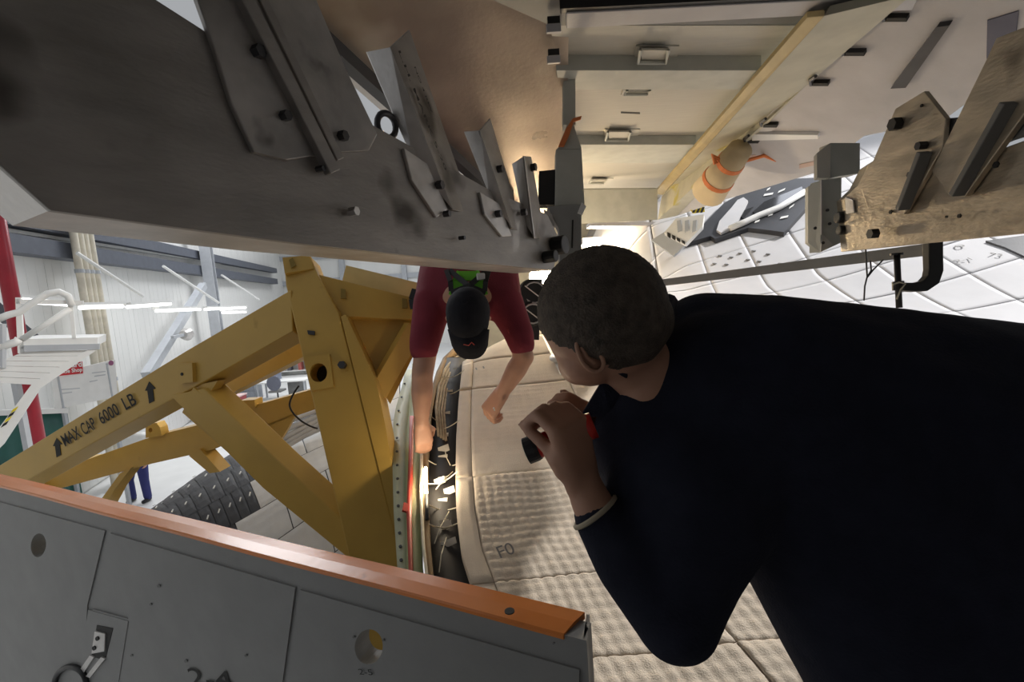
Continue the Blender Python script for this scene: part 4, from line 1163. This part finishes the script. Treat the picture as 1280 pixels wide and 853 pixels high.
q = MB(); q.bar(RP2.hit(1156, 190, 0.03), RP2.hit(1128, 262, 0.03), 0.014, 0.03, RP2.n); q.build('bracket_rib', GREYD, rb, bevel=0.002)
rp('bracket', [(1238, 186), (1262, 176), (1300, 164), (1300, 100), (1285, 110)], 0.012, 0.0, GREYD)
rp('end_stain_plate', [(1056, 246), (1066, 250), (1068, 266), (1057, 268)], 0.006, 0.004, ALU_L)
for (u, v, r, mt_) in ((1124, 155, .016, BLACK), (1153, 132, .004, INK), (1146, 218, .008, STEELD), (1157, 182, .010, STEELD), (1246, 206, .007, INK), (1114, 265, .006, INK), (1200, 270, .005, INK), (1184, 271, .003, INK), (1096, 292, .014, BLACK)):
    bolt(rb, RP2.hit(u, v, 0.016), RP2.n - right * 0.3, r, 0.003 if mt_ is INK else 0.02, mt_)  # INK entries are flat dark discs painted for the shade in small holes
for (u, v, r, l) in ((1058, 272, .018, .03), (1060, 288, .015, .03)):
    q = MB(); q.disc(RP2.hit(u, v, -0.02), -right, r, 0.03, 12); q.build('end_knob', BLACK, rb, bevel=0.004)
# grey hanger box at its end
d_ = 1.6
t = thing('hanger_box', P(1030, 312, d_), 'grey-green box section hanger with angled bottom at the end of the right beam', 'hanger')
z8 = lambda pts, d: [P(920 + a / 3.5556, 180 + b / 3.5556, d) for a, b in pts]
q = MB(); q.prism([*z8([(320, 190)], d_ + .06), *z8([(380, 160)], d_), *z8([(380, 425)], d_), *z8([(375, 482)], d_), *z8([(320, 440)], d_ + .06)], (0.02, 0.05, 0)); q.build('side_plate', GREYG, t)
q = MB(); q.prism(z8([(380, 160), (470, 148), (466, 440), (375, 482)], d_), (0.0, 0.06, 0)); q.build('front_plate', GREYG, t, bevel=0.002)
q = MB(); q.prism(z8([(385, 402), (432, 448), (376, 480)], d_ - 0.004), (0.0, 0.004, 0)); q.build('bottom_lip', ALU_L, t)
q = MB(); q.prism(z8([(380, 158), (386, 158), (386, 400), (380, 405)], d_ - 0.006), (0.0, 0.006, 0)); q.build('weld_bead', WSHEET, t)
q = MB(); q.prism([*z8([(360, 40)], d_ + .08), *z8([(420, -5)], d_ + .02), *z8([(420, 150)], d_ + .02), *z8([(360, 150)], d_ + .08)], (0.02, 0.05, 0)); q.build('upper_side', GREYD, t)
q = MB(); q.prism(z8([(420, -5), (552, -5), (552, 130), (420, 150)], d_ + 0.02), (0, 0.06, 0)); q.build('upper_plate', GREYG, t, bevel=0.002)
for (u, v) in ((405, 295), (415, 355), (385, 440), (350, 375)):
    p = z8([(u, v)], d_ - 0.002)[0]; q = MB(); q.disc(p, (0, -1, 0), 0.005, 0.004, 8); q.build('screw', STEELD, t)
# thin grey angle bar running from the beam towards the bulkhead
a, b = P(1166, 312, 1.42), P(828, 354, 2.6)
t = thing('angle_bar', (a + b) / 2, 'long thin grey angle bar running under the right beam past the man', 'bar')
q = MB(); q.bar(a, b, 0.006, 0.032); q.build('upright_leg', GREY, t)
q = MB(); q.bar(a + V((0.01, 0.02, 0.016)), b + V((0.01, 0.02, 0.016)), 0.04, 0.005); q.build('flat_leg', GREY, t)
# black C-clamp
d_ = 1.36
t = thing('c_clamp', P(1150, 360, d_), 'black C-clamp hanging under the right beam', 'clamp')
fr_ = [P(u, v, d_) for u, v in ((1166, 285), (1166, 320), (1166.5, 338), (1163, 350), (1153, 358), (1140, 359.5), (1126, 359))]
vs, fs = [], []
wds = [9, 9, 9, 8.6, 7, 5.5, 5]
for i, p in enumerate(fr_):
    tt = (fr_[min(i + 1, 6)] - fr_[max(i - 1, 0)]).normalized()
    sd = tt.cross(fwd).normalized() * (wds[i] * d_ / 620)
    for s_, f_ in ((-1, -1), (1, -1), (1, 1), (-1, 1)):
        vs.append(p + sd * s_ + fwd * (0.012 * f_))
for i in range(6):
    for k in range(4):
        fs.append((i * 4 + k, i * 4 + (k + 1) % 4, (i + 1) * 4 + (k + 1) % 4, (i + 1) * 4 + k))
fs += [(0, 1, 2, 3), (24, 25, 26, 27)]
q = MB(); q.add(vs, fs); q.build('clamp_frame', BLACK, t, bevel=0.003)
q = MB(); q.tube([P(1121, 318, d_), P(1124, 385, d_)], 0.008, 10); q.build('screw', BLACK, t, True)
q = MB(); q.disc(P(1122.5, 352, d_), P(1124, 385, d_) - P(1121, 318, d_), 0.014, 0.024, 12); q.build('screw_boss', BLACK, t)
q = MB(); q.disc(P(1121, 319, d_), (0, 0, 1), 0.015, 0.006, 12); q.build('swivel_pad', BLACK, t)
q = MB(); q.tube([P(1116, 356, d_ - .02), P(1124, 353, d_ - .02), P(1132, 355, d_ - .02), P(1126, 362, d_ - .02), P(1121, 374, d_ - .02)], 0.0022, 6); q.build('lacing_string', ROPE, t)
# hanging wire
q = MB(); q.tube([P(u, v, 1.45) for u, v in ((1082, 310), (1083, 330), (1084, 346), (1081, 358), (1080, 376))], 0.0022, 6)
q.tube([P(u, v, 1.45) for u, v in ((1104, 325), (1092, 337), (1084, 347))], 0.0022, 6)
q.tube([P(u, v, 1.45) for u, v in ((1088, 326), (1089, 338), (1084, 347))], 0.0022, 6)
tag(q.build('hanging_wire', STEELD), 'thin twisted wire hanging from the right beam beside the clamp', 'wire')
# work lamp at the far end
c = P(676, 347, 4.3)
t = thing('work_lamp', c, 'bright warm work lamp burning behind the beam end', 'lamp')
q = MB(); q.disc(c, (0, -1, 0), 0.10, 0.03, 20); q.build('lamp_lens', BULB, t)
q = MB(); q.disc(c + V((0, 0.14, 0)), (0, -1, 0), 0.06, 0.135, 20, 0.11); q.build('lamp_housing', STEELD, t)
q = MB(); q.tube([c + V((0, .1, 0)), c + V((0, .2, -0.5)), V((c.x, c.y + .2, fus(c.x, c.y + .2)))], 0.02); q.build('lamp_stand', STEELD, t)
lamp('work_lamp_light', 'POINT', c + V((0, -0.12, 0.03)), 42, (1.0, 0.78, 0.50), 0.08)
c = P(745, 318, 6.0)
t = thing('strip_lamp', c, 'bright warm strip lamp on the far bulkhead behind the grey haired man', 'lamp')
q = MB(); q.bar(P(728, 312, 6.2), P(775, 309, 6.2), 0.08, 0.12); q.build('diffuser', BULB, t)
q = MB(); q.bar(P(728, 308, 6.28), P(775, 305, 6.28), 0.10, 0.2); q.build('housing', WSHEET, t)
lamp('strip_lamp_light', 'POINT', P(755, 300, 5.7), 30, (1.0, 0.80, 0.54), 0.15)
# black round gear beside the man in maroon
c = P(663, 368, 2.75)
t = thing('cable_reel', P(662, 392, 2.75), 'black round reel with pale spokes behind the maroon shirted man', 'reel')
for (u, v, r) in ((663, 366, .075), (661, 392, .07)):
    cc = P(u, v, 2.75)
    q = MB(); q.disc(cc, (0.3, -1, 0), r, 0.05, 20); dr = q.build('drum', BLACK, t, bevel=0.006)
    q = MB(); q.tube([cc + V((.02, -.055, 0)) + V((r * .75 * math.cos(a), 0, r * .75 * math.sin(a))) for a in [i * math.pi / 8 for i in range(16)]], 0.005, 6, True); q.build('rim_ring', LGREY, dr)
    q = MB(); q.bar(cc + V((-.03, -.06, .04)), cc + V((.05, -.06, -.03)), 0.006, 0.006); q.build('spoke', WHITE, dr)
q = MB(); q.bar(P(672, 350, 2.82), P(668, 425, 2.82), 0.05, 0.05, (1, 0, 0)); q.build('bracket', STEELD, t)

# ================================================================== PEOPLE
def sph(c, r, seg=10):
    """points of an ellipsoid: r is a number or (x, y, z) radii with a 3x3 frame"""
    R = Matrix.Identity(3)
    if isinstance(r, tuple) and len(r) == 2: r, R = r
    rr = r if isinstance(r, (tuple, list)) else (r, r, r)
    out = []
    for i in range(seg + 1):
        th = math.pi * i / seg
        for j in range(seg * 2):
            ph = math.pi * j / seg
            out.append(V(c) + R @ V((rr[0] * math.sin(th) * math.cos(ph), rr[1] * math.sin(th) * math.sin(ph), rr[2] * math.cos(th))))
    return out
def organic(name, hulls, voxel, smooth, mt, parent, label=None):
    """one continuous skin over a set of blended convex masses"""
    bm = bmesh.new()
    for h in hulls:
        b2 = bmesh.new()
        for (c, r) in h:
            for p in sph(c, r): b2.verts.new(p)
        bmesh.ops.remove_doubles(b2, verts=b2.verts, dist=1e-5)
        res = bmesh.ops.convex_hull(b2, input=b2.verts)
        dead = list({g for g in res['geom_interior'] + res['geom_unused'] if isinstance(g, bmesh.types.BMVert)})
        bmesh.ops.delete(b2, geom=dead, context='VERTS')
        me = bpy.data.meshes.new('tmp'); b2.to_mesh(me); b2.free()
        bm.from_mesh(me); bpy.data.meshes.remove(me)
    me = bpy.data.meshes.new(name); bm.to_mesh(me); bm.free()
    o = bpy.data.objects.new(name + '_tmp', me); COL.objects.link(o)
    md = o.modifiers.new('r', 'REMESH'); md.mode = 'VOXEL'; md.voxel_size = voxel; md.use_smooth_shade = True
    sm = o.modifiers.new('s', 'SMOOTH'); sm.iterations = smooth; sm.factor = 0.5
    dg = bpy.context.evaluated_depsgraph_get()
    m2 = bpy.data.meshes.new_from_object(o.evaluated_get(dg))
    bpy.data.objects.remove(o)
    off = OFF[parent.name]
    for v in m2.vertices: v.co -= off
    m2.name = name
    m2.materials.clear(); m2.materials.append(mt)
    for p in m2.polygons: p.use_smooth = True
    o = bpy.data.objects.new(name, m2); COL.objects.link(o); o.parent = parent
    OFF[o.name] = off
    if label: o['label'] = label
    return o
def cap_(a, b, r0, r1): return [(a, r0), (b, r1)]
def chain(pts, rs): return [cap_(pts[i], pts[i + 1], rs[i], rs[i + 1]) for i in range(len(pts) - 1)]
def hand(wrist, f, s, n, curl=(0.5, 0.6, 0.4), k=1.0, thumb=(0.55, 0.65, 0.5), spread=0.0):
    """f: towards the fingers, s: towards the thumb, n: the side the palm faces"""
    f = V(f).normalized(); s = (V(s) - f * V(s).dot(f)).normalized(); n = (V(n) - f * V(n).dot(f) - s * V(n).dot(s)).normalized()
    H_ = []
    kn = [wrist + f * (0.088 * k) + s * (x * k) - n * 0.003 for x in (0.031, 0.011, -0.010, -0.029)]
    H_.append([(wrist + s * .017 * k, .017 * k), (wrist - s * .015 * k, .017 * k), (kn[0], .013 * k), (kn[3], .0115 * k)])
    H_.append([(wrist + s * .02 * k + f * .02, .015 * k), (wrist + f * .05 * k + s * .03 * k + n * .01, .015 * k)])
    L = [(.042, .026, .021), (.046, .030, .023), (.042, .028, .022), (.033, .021, .019)]
    for i in range(4):
        p = kn[i]; a = 0.0; r = [.0098, .009, .0083, .007][0] * k
        pts = [p]; rs = [.0105 * k]
        for j in range(3):
            a += curl[j]
            dd = (f * math.cos(a) + n * math.sin(a) + s * spread * (1.5 - i)).normalized()
            p = p + dd * L[i][j] * k
            pts.append(p); rs.append([.0092, .0082, .007][j] * k)
        H_ += chain(pts, rs)
    tb = wrist + f * .028 * k + s * .028 * k + n * .006
    d1 = (f * thumb[0] + s * thumb[1] + n * thumb[2]).normalized()
    d2_ = (f * .85 + s * .1 + n * thumb[2] * 1.4).normalized()
    t1 = tb + d1 * .042 * k; t2 = t1 + d2_ * .030 * k; t3 = t2 + d2_ * .024 * k
    H_ += chain([tb, t1, t2, t3], [.014 * k, .0115 * k, .010 * k, .008 * k])
    return H_

# ---------------------------------------------------- man in maroon, leaning down over the seam
hip = P(590, 272, 2.70)
bz = hip.z - 0.15                         # board under the hips
brd = thing('leaning_board', V((hip.x, hip.y + .5, bz - .04)), 'narrow hanging board that carries the maroon shirted man', 'board')
q = MB(); q.box(V((hip.x, hip.y + 0.45, bz - .02)), (0.5, 1.3, 0.04)); q.build('plank', GREYD, brd)
for (sx, yy) in ((-.23, 1.0), (.23, 1.0), (.23, 0.35), (-.23, .35)):
    q = MB(); q.bar(V((hip.x + sx, hip.y + yy, bz - .02)), V((hip.x + sx, hip.y + yy, ZC + .3)), 0.03, 0.03, (1, 0, 0)); q.build('hanger', GREYG, brd)
m1 = thing('person', V((hip.x, hip.y, bz)), 'person in a maroon shirt and black cap bending down, both arms reaching into the seam', 'person')
shL, shR = P(541, 378, 2.2), P(630, 378, 2.2)
elL, elR = P(528, 468, 2.10), P(655, 446, 2.14)
wrL, wrR = P(527, 528, 2.12), P(628, 491, 2.18)
hd = P(585, 398, 2.0)
neck = P(585, 366, 2.14)
knL, knR = hip + V((-.12, .45, -.08)), hip + V((.12, .45, -.08))
ftL, ftR = hip + V((-.13, .86, -.05)), hip + V((.13, .86, -.05))
down = -V((0, 0, 1))
fwdh = fwd
bodyh = [
    [(hip + V((-.08, 0, 0)), .12), (hip + V((.08, 0, 0)), .12), (P(560, 350, 2.32), .10), (P(612, 350, 2.32), .10)],
    [(P(560, 350, 2.32), .10), (P(612, 350, 2.32), .10), (shL, .06), (shR, .06), (neck, .06)],
    [(neck, .055), (hd + fwd * .03, .06)],
    [(hd, ((.076, .098, .095), Matrix.Identity(3))), (hd + down * .02, .075)],
    [(hd + down * .06 + fwd * .07, .05), (hd + fwd * .06, .06)],                        # jaw
    [(hd + down * .105 + fwd * .04, .012), (hd + down * .085 + fwd * .015, .010)],        # nose
    [(hd + right * .078 + fwd * .03, .014), (hd + right * .08 + fwd * .005, .014)],
    [(hd - right * .078 + fwd * .03, .014), (hd - right * .08 + fwd * .005, .014)],
]
bodyh += chain([shL, elL, wrL], [.058, .046, .031]) + chain([shR, elR, wrR], [.058, .044, .030])
bodyh += chain([elL, elL.lerp(wrL, .35), wrL], [.044, .047, .030]) + chain([elR, elR.lerp(wrR, .35), wrR], [.042, .046, .030])
bodyh += hand(wrL, P(530, 560, 2.14) - wrL, right + fwd * .5, fwd * .8 + right * .3, (0.35, 0.5, 0.4), 1.0)
bodyh += hand(wrR, P(612, 515, 2.2) - wrR, -right * .6 + down * .2 + fwd * .4, down * .4 + fwd * .9, (0.8, 1.2, 0.9), 1.2, (0.6, 0.5, 0.6))
bodyh += chain([hip + V((-.1, 0, 0)), knL, ftL], [.10, .06, .045]) + chain([hip + V((.1, 0, 0)), knR, ftR], [.10, .06, .045])
organic('body', bodyh, .0065, 4, SKIN, m1)
shirth = [
    [(hip + V((-.09, -.02, .01)), .13), (hip + V((.09, -.02, .01)), .13), (P(556, 350, 2.32), .125), (P(616, 350, 2.32), .125)],
    [(P(556, 350, 2.32), .125), (P(616, 350, 2.32), .125), (shL, .082), (shR, .082), (P(585, 362, 2.18), .07)],
] + chain([shL, P(531, 428, 2.13)], [.086, .066]) + chain([shR, P(650, 420, 2.15)], [.086, .062])
shirth += chain([P(531, 424, 2.13), P(530, 436, 2.12)], [.066, .062]) + chain([P(647, 416, 2.15), P(652, 430, 2.14)], [.063, .058])
organic('shirt', shirth, .010, 3, MAROON, m1, 'maroon short sleeved shirt')
organic('trousers', [[(hip + V((-.09, .08, -.0)), .13), (hip + V((.09, .08, -.0)), .13)]] + chain([hip + V((-.1, .1, 0)), knL, ftL], [.11, .075, .06]) + chain([hip + V((.1, .1, 0)), knR, ftR], [.11, .075, .06]), .012, 3, NAVY, m1)
for f_ in (ftL, ftR):
    organic('boot', [[(f_, .055), (f_ + V((0, .06, -.07)), .035)], [(f_ + V((0, .05, 0)), .05), (f_ + V((0, .05, -.02)), .05)]], .012, 2, BLACK, m1)
# baseball cap: crown towards us, peak hanging down
capo = organic('cap', [[(P(585, 389, 1.985), ((.090, .108, .098), Matrix.Identity(3))), (P(585, 403, 1.975), ((.084, .090, .085), Matrix.Identity(3)))]], .008, 4, CAPM, m1, 'black baseball cap')
vs, fs = [], []
n_ = 16
cp = P(585, 412, 1.93)
for i in range(n_ + 1):
    x = -1 + 2 * i / n_
    for j, tt in enumerate((0, .5, 1)):
        ln = 0.118 * math.sqrt(max(0, 1 - abs(x) ** 2.6))
        vs.append(cp + right * (x * .082) + down * (ln * tt) + fwd * (0.035 * x * x + 0.02 * tt * tt - .02))
for i in range(n_):
    for j in range(2):
        fs.append((i * 3 + j, i * 3 + 3 + j, i * 3 + 4 + j, i * 3 + 1 + j))
q = MB(); q.add(vs, fs); pk = q.build('cap_peak', CAPM, capo, True)
sd = pk.modifiers.new('solid', 'SOLIDIFY'); sd.thickness = .006
q = MB(); c0 = cp + down * .055 - fwd * .024
q.tube([c0 + right * -.02 + down * .004, c0 + down * .008, c0 + right * .012 - down * .004, c0 + right * .022 + down * .006], .0022, 6); q.build('cap_logo', REDP, capo)
q = MB(); q.disc(P(585, 380, 1.985) - fwd * .108, -fwd, .008, .006, 10); q.build('cap_button', CAPM, capo)
# safety harness
def hstrap(name, pts, w_, mt, lift=0.012):
    P3 = []
    q = MB()
    for i in range(len(pts) - 1):
        (u, v, d), (u2, v2, d2__) = pts[i], pts[i + 1]
        q.bar(P(u, v, d), P(u2, v2, d2__), w_, 0.008, -fwd)
    return q.build(name, mt, m1)
hstrap('harness_pad', [(578, 341, 2.14), (573, 352, 2.09), (568, 370, 2.08)], .05, GREENH)
hstrap('harness_pad', [(592, 341, 2.14), (597, 352, 2.09), (603, 370, 2.08)], .05, GREENH)
hstrap('harness_pad', [(574, 345, 2.10), (597, 345, 2.10)], .04, GREENH)
hstrap('harness_strap', [(562, 338, 2.10), (586, 358, 2.05), (607, 366, 2.06)], .022, BLACK)
hstrap('harness_strap', [(609, 338, 2.10), (586, 358, 2.05), (564, 366, 2.06)], .022, BLACK)
hstrap('harness_strap', [(558, 338, 2.10), (563, 352, 2.06), (564, 364, 2.06)], .02, BLACK)
hstrap('harness_strap', [(611, 338, 2.10), (607, 352, 2.06), (606, 364, 2.06)], .02, BLACK)
q = MB(); q.box(P(601, 346, 2.07), (.035, .02, .03)); q.build('harness_buckle', ALU_L, m1, bevel=.004)
hstrap('harness_strap', [(519, 362, 2.30), (515, 374, 2.28), (517, 386, 2.27)], .03, BLACK)
# ring on a finger
q = MB(); c0 = P(617, 512, 2.12); q.disc(c0, (1, 0, .3), .008, .005, 12); q.build('finger_ring', ALU_L, m1)

# ---------------------------------------------------- man in navy, bending in from the right
HC = P(751, 389, .80)
pelv = P(1330, 700, .86)
m2 = thing('person', V((pelv.x, 0.4, DK)), 'grey haired person in a navy shirt leaning forward holding a red flashlight', 'person')
neck0, neck1 = P(775, 440, .82), P(815, 478, .84)
Ls, Rs = P(840, 600, .78), P(880, 440, .93)
Le, Lw = P(846, 772, .70), P(741, 632, .735)
Re, Rw = P(800, 640, 1.06), P(745, 560, .90)
hL, hR = P(1290, 800, .76), P(1340, 640, .95)
kL, kR = V((pelv.x - .02, 0.50, DK + .42)), V((pelv.x + .18, 0.52, DK + .42))
fL, fR = V((pelv.x + .02, 0.30, DK + .09)), V((pelv.x + .22, 0.32, DK + .09))
jaw = P(737, 442, .81)
face = (V(right) * -.42 + up * -.55 + fwd * .72).normalized()
b2h = [
    [(HC, ((.102, .098, .100), Matrix.Identity(3))), (HC + right * .004, .10)],
    [(jaw, .054), (HC + face * .03, .08)],
    [(jaw + face * .03, .038), (jaw, .05)],
    [(HC + face * .118 + up * -.005, .014), (HC + face * .10 + up * .03, .010)],
    [(neck0, .058), (neck1, .066)],
    [(HC + right * .03 - up * .04, .07), (neck0, .058)],
    [(neck1, .07), (Ls, .07), (Rs, .07), (P(960, 530, .86), .12)],
    [(P(960, 530, .86), .12), (P(1000, 590, .82), .10), (pelv, .13), (hL, .10), (hR, .10)],
]
b2h += chain([Ls, Le, Lw], [.062, .040, .031]) + chain([Rs, Re, Rw], [.062, .046, .031])
b2h += chain([hL, kL, fL], [.10, .06, .045]) + chain([hR, kR, fR], [.10, .06, .045])
# left hand wrapped round the torch
fa0, fa1 = P(664, 562, .775), P(738, 533, .765)
fax = (fa0 - fa1).normalized()
hw = P(729, 604, .745)
b2h += chain([Lw, hw], [.031, .027])
b2h += hand(hw, P(713, 544, .742) - hw, (fax * .6 + up * .25 - fwd * .55), (right * .45 + fwd * .85 + fax * .1), (0.75, 1.2, 0.9), 1.0, (0.95, -0.05, 0.55))
b2h += hand(Rw, P(728, 530, .86) - Rw, up, (right * -.3 - fwd * .2), (0.7, 1.0, .8), .92)
organic('body', b2h, .0055, 4, SKIN2, m2)
# ear
ec = P(736, 445, .732)
ea_ = (P(754, 466, .75) - P(720, 424, .75)).normalized()
es = ea_.cross(fwd).normalized()
q = MB(); pts = []
for i in range(20):
    a = 2 * math.pi * i / 20
    pts.append(ec + ea_ * (.027 * math.cos(a)) + es * ((.013 + .004 * math.cos(a)) * math.sin(a)) - fwd * .004)
q.tube(pts, .0035, 8, True); eo = q.build('ear', SKIN2, m2, True)
q = MB(); q.prism([p + fwd * .004 for p in pts], fwd * .03); q.build('ear_bowl', SKIN2, eo, True)
q = MB(); q.tube([ec - ea_ * .018 - fwd * .003, ec - es * .004, ec + ea_ * .014 - fwd * .002], .004, 8); q.build('ear_fold', SKIN2, eo, True)
# hair shell
bm = bmesh.new()
bmesh.ops.create_icosphere(bm, subdivisions=6, radius=1.0)
kill = []
for v in bm.verts:
    d = v.co.normalized()
    nz = noise.noise(d * 9) * .06
    lim = 0.62 + nz
    kd = d.dot(face)
    crown = d.dot((up * .75 - right * .45 + fwd * .45).normalized())
    if kd > lim or d.dot((-up * .8 + fwd * .1 - right * .35).normalized()) > .70 + nz: kill.append(v)
    r = 0.1045 + .0015 * noise.noise(d * 60) + .001 * noise.noise(d * 22)
    v.co = HC + V((d.x * r * 1.0, d.y * r * .985, d.z * r)) + right * (.002)
bmesh.ops.delete(bm, geom=kill, context='VERTS')
me = bpy.data.meshes.new('hair'); bm.to_mesh(me); bm.free()
for v in me.vertices: v.co -= OFF[m2.name]
for p in me.polygons: p.use_smooth = True
ho = bpy.data.objects.new('hair', me); COL.objects.link(ho); ho.parent = m2; me.materials.append(HAIR); OFF[ho.name] = OFF[m2.name]
ho['label'] = 'short grey-brown hair'
sd = ho.modifiers.new('solid', 'SOLIDIFY'); sd.thickness = .004
# nape hair
organic('nape_hair', [[(P(790, 425, .775), .045), (P(770, 400, .79), .085), (P(800, 400, .80), .055)]], .008, 3, HAIR, m2)
# shirt
sh2 = [
    [(P(800, 470, .86), .058), (P(880, 432, .93), .098), (P(905, 600, .79), .10), (P(830, 590, .79), .10), (P(965, 500, .86), .183)],
    [(P(800, 560, .82), .083), (P(790, 500, .85), .05), (P(840, 590, .79), .10), (P(900, 480, .85), .13)],
    [(P(965, 500, .86), .183), (P(985, 592, .80), .138), (P(1310, 585, .88), .25), (P(1310, 740, .84), .24)],
    [(P(985, 592, .80), .138), (P(1310, 740, .84), .24), (P(1165, 910, .80), .15)],
    [(P(905, 590, .78), .11), (P(850, 590, .77), .10), (P(858, 700, .725), .082)],
    [(P(858, 700, .725), .082), (Le, .061)],
    [(Le, .060), (P(787, 700, .72), .053), (P(762, 668, .73), .042)],
    [(P(762, 668, .73), .042), (P(747, 645, .735), .037)],
    [(P(880, 470, .95), .08), (Re, .06)], [(Re, .058), (P(775, 590, .98), .04)],
]
so = organic('shirt', sh2, .009, 5, NAVY, m2, 'dark navy long sleeved shirt')
for v in so.data.vertices:           # soft folds
    p = v.co
    v.co = p + V((0, -1, .3)) * (.010 * noise.noise(V((p.x * 7 + p.z * 9, p.y * 6, p.z * 4))) + .003 * noise.noise(p * 21))
# collar and cuff
q = MB(); q.prism([P(752, 478, .80), P(775, 462, .79), P(790, 500, .80), P(765, 522, .80), P(726, 521, .82)], fwd * .008); q.build('collar', NAVY, m2)
q = MB(); q.tube([P(800, 430, .77), P(824, 400, .80), P(836, 378, .86)], [.012, .016, .016], 10); q.tube([P(775, 468, .775), P(790, 445, .77), P(802, 428, .77)], [.012, .014, .014], 10); q.build('collar', NAVY, m2, True)
ax_ = (Lw - Le).normalized()
q = MB(); pts = []
xx = ax_.cross(fwd).normalized(); yy = ax_.cross(xx)
for i in range(20):
    a = 2 * math.pi * i / 20
    pts.append(P(744, 640, .735) + (xx * math.cos(a) + yy * math.sin(a)) * .0365)
q.tube(pts, .004, 6, True); q.build('cuff_edge', mat('pale_cuff', (0.42, 0.36, 0.26), 0.8), m2, True)
organic('trousers', [[(pelv, .16), (hL, .13), (hR, .13)]] + chain([hL, kL, fL], [.13, .085, .07]) + chain([hR, kR, fR], [.13, .085, .07]), .014, 3, NAVY, m2)
for f_ in (fL, fR):
    organic('shoe', [[(f_ + V((0, -.03, -.045)), .042), (f_ + V((-.02, .16, -.055)), .034)]], .012, 2, BLACK, m2)
# flashlight
t = thing('flashlight', (fa0 + fa1) / 2, 'red flashlight with black head held in the hand of the navy shirted man', 'flashlight')
q = MB(); q.tube([fa1, fa0 - fax * .014, fa0 - fax * .010], [.0185, .0185, .019], 18); q.build('barrel', FLRED, t, True)
q = MB(); q.tube([fa0 - fax * .012, fa0 - fax * .006, fa0 + fax * .008], [.0195, .021, .021], 18); q.build('head', BLACK, t)
q = MB(); q.disc(fa0 + fax * .008, fax, .018, .001, 18); q.build('lens', mat('lamp_glass', (0.8, 0.8, 0.75), .1), t)
q = MB(); q.bar(P(722, 526, .765), P(716, 517, .765), .006, .006); q.build('clip', ALU_L, t)
q = MB(); q.tube([fa1 + fax * .012, fa1 + fax * .004, fa1 - fax * .006], [.0185, .0205, .0205], 16); q.build('tail_grip', FLRED, t, True)

# ---------------------------------------------------- person walking on the hangar floor
gp = fl_at(176, 626)
m3 = thing('person', gp, 'person in blue trousers walking on the hangar floor behind the yellow rear beam', 'person')
lg1, lg2 = gp + V((-.16, 0, 0)), gp + V((.20, -.05, 0))
hp_ = gp + V((.05, 0, .92))
b3 = [[(hp_ + V((-.08, 0, 0)), .11), (hp_ + V((.08, 0, 0)), .11), (gp + V((-.14, .02, 1.38)), .08), (gp + V((.24, .02, 1.38)), .08)],
      [(gp + V((.05, .02, 1.45)), .05), (gp + V((.05, 0, 1.55)), .05)], [(gp + V((.05, -.01, 1.65)), ((.075, .095, .115), Matrix.Identity(3)))],
      [(gp + V((.05, -.12, 1.63)), .012), (gp + V((.05, -.1, 1.66)), .01)]]
b3 += chain([gp + V((-.15, 0, 1.38)), gp + V((-.22, 0, 1.1)), gp + V((-.2, -.1, .88))], [.055, .045, .03]) + chain([gp + V((.25, 0, 1.38)), gp + V((.32, 0, 1.1)), gp + V((.3, -.1, .88))], [.055, .045, .03])
b3 += hand(gp + V((-.2, -.1, .88)), (0, -.2, -1), (.2, -1, 0), (1, 0, 0)) + hand(gp + V((.3, -.1, .88)), (0, -.2, -1), (-.2, -1, 0), (-1, 0, 0))
b3 += chain([hp_ + V((-.09, 0, 0)), lg1 + V((.02, -.05, .48)), lg1 + V((0, 0, .08))], [.09, .06, .045]) + chain([hp_ + V((.09, 0, 0)), lg2 + V((.02, -.05, .48)), lg2 + V((0, 0, .08))], [.09, .06, .045])
organic('body', b3, .012, 3, SKIN, m3)
organic('trousers', [[(hp_ + V((-.08, 0, 0)), .13), (hp_ + V((.08, 0, 0)), .13)]] + chain([hp_ + V((-.09, 0, 0)), lg1 + V((.02, -.05, .48)), lg1 + V((0, 0, .1))], [.12, .085, .075]) + chain([hp_ + V((.09, 0, 0)), lg2 + V((.02, -.05, .48)), lg2 + V((0, 0, .1))], [.12, .085, .075]), .014, 3, BLUEC, m3)
organic('shirt', [[(hp_ + V((-.08, 0, .06)), .13), (hp_ + V((.08, 0, .06)), .13), (gp + V((-.14, .02, 1.37)), .10), (gp + V((.24, .02, 1.37)), .10)]] + chain([gp + V((-.15, 0, 1.38)), gp + V((-.21, 0, 1.16))], [.08, .065]) + chain([gp + V((.25, 0, 1.38)), gp + V((.31, 0, 1.16))], [.08, .065]), .014, 3, WHITE, m3)
for f_ in (lg1, lg2):
    organic('shoe', [[(f_ + V((0, .04, .045)), .045), (f_ + V((0, -.14, .04)), .038)]], .012, 2, BLACK, m3)
organic('hair', [[(gp + V((.05, .02, 1.68)), ((.082, .095, .105), Matrix.Identity(3))), (gp + V((.05, .05, 1.66)), .08)]], .012, 3, HAIR, m3)
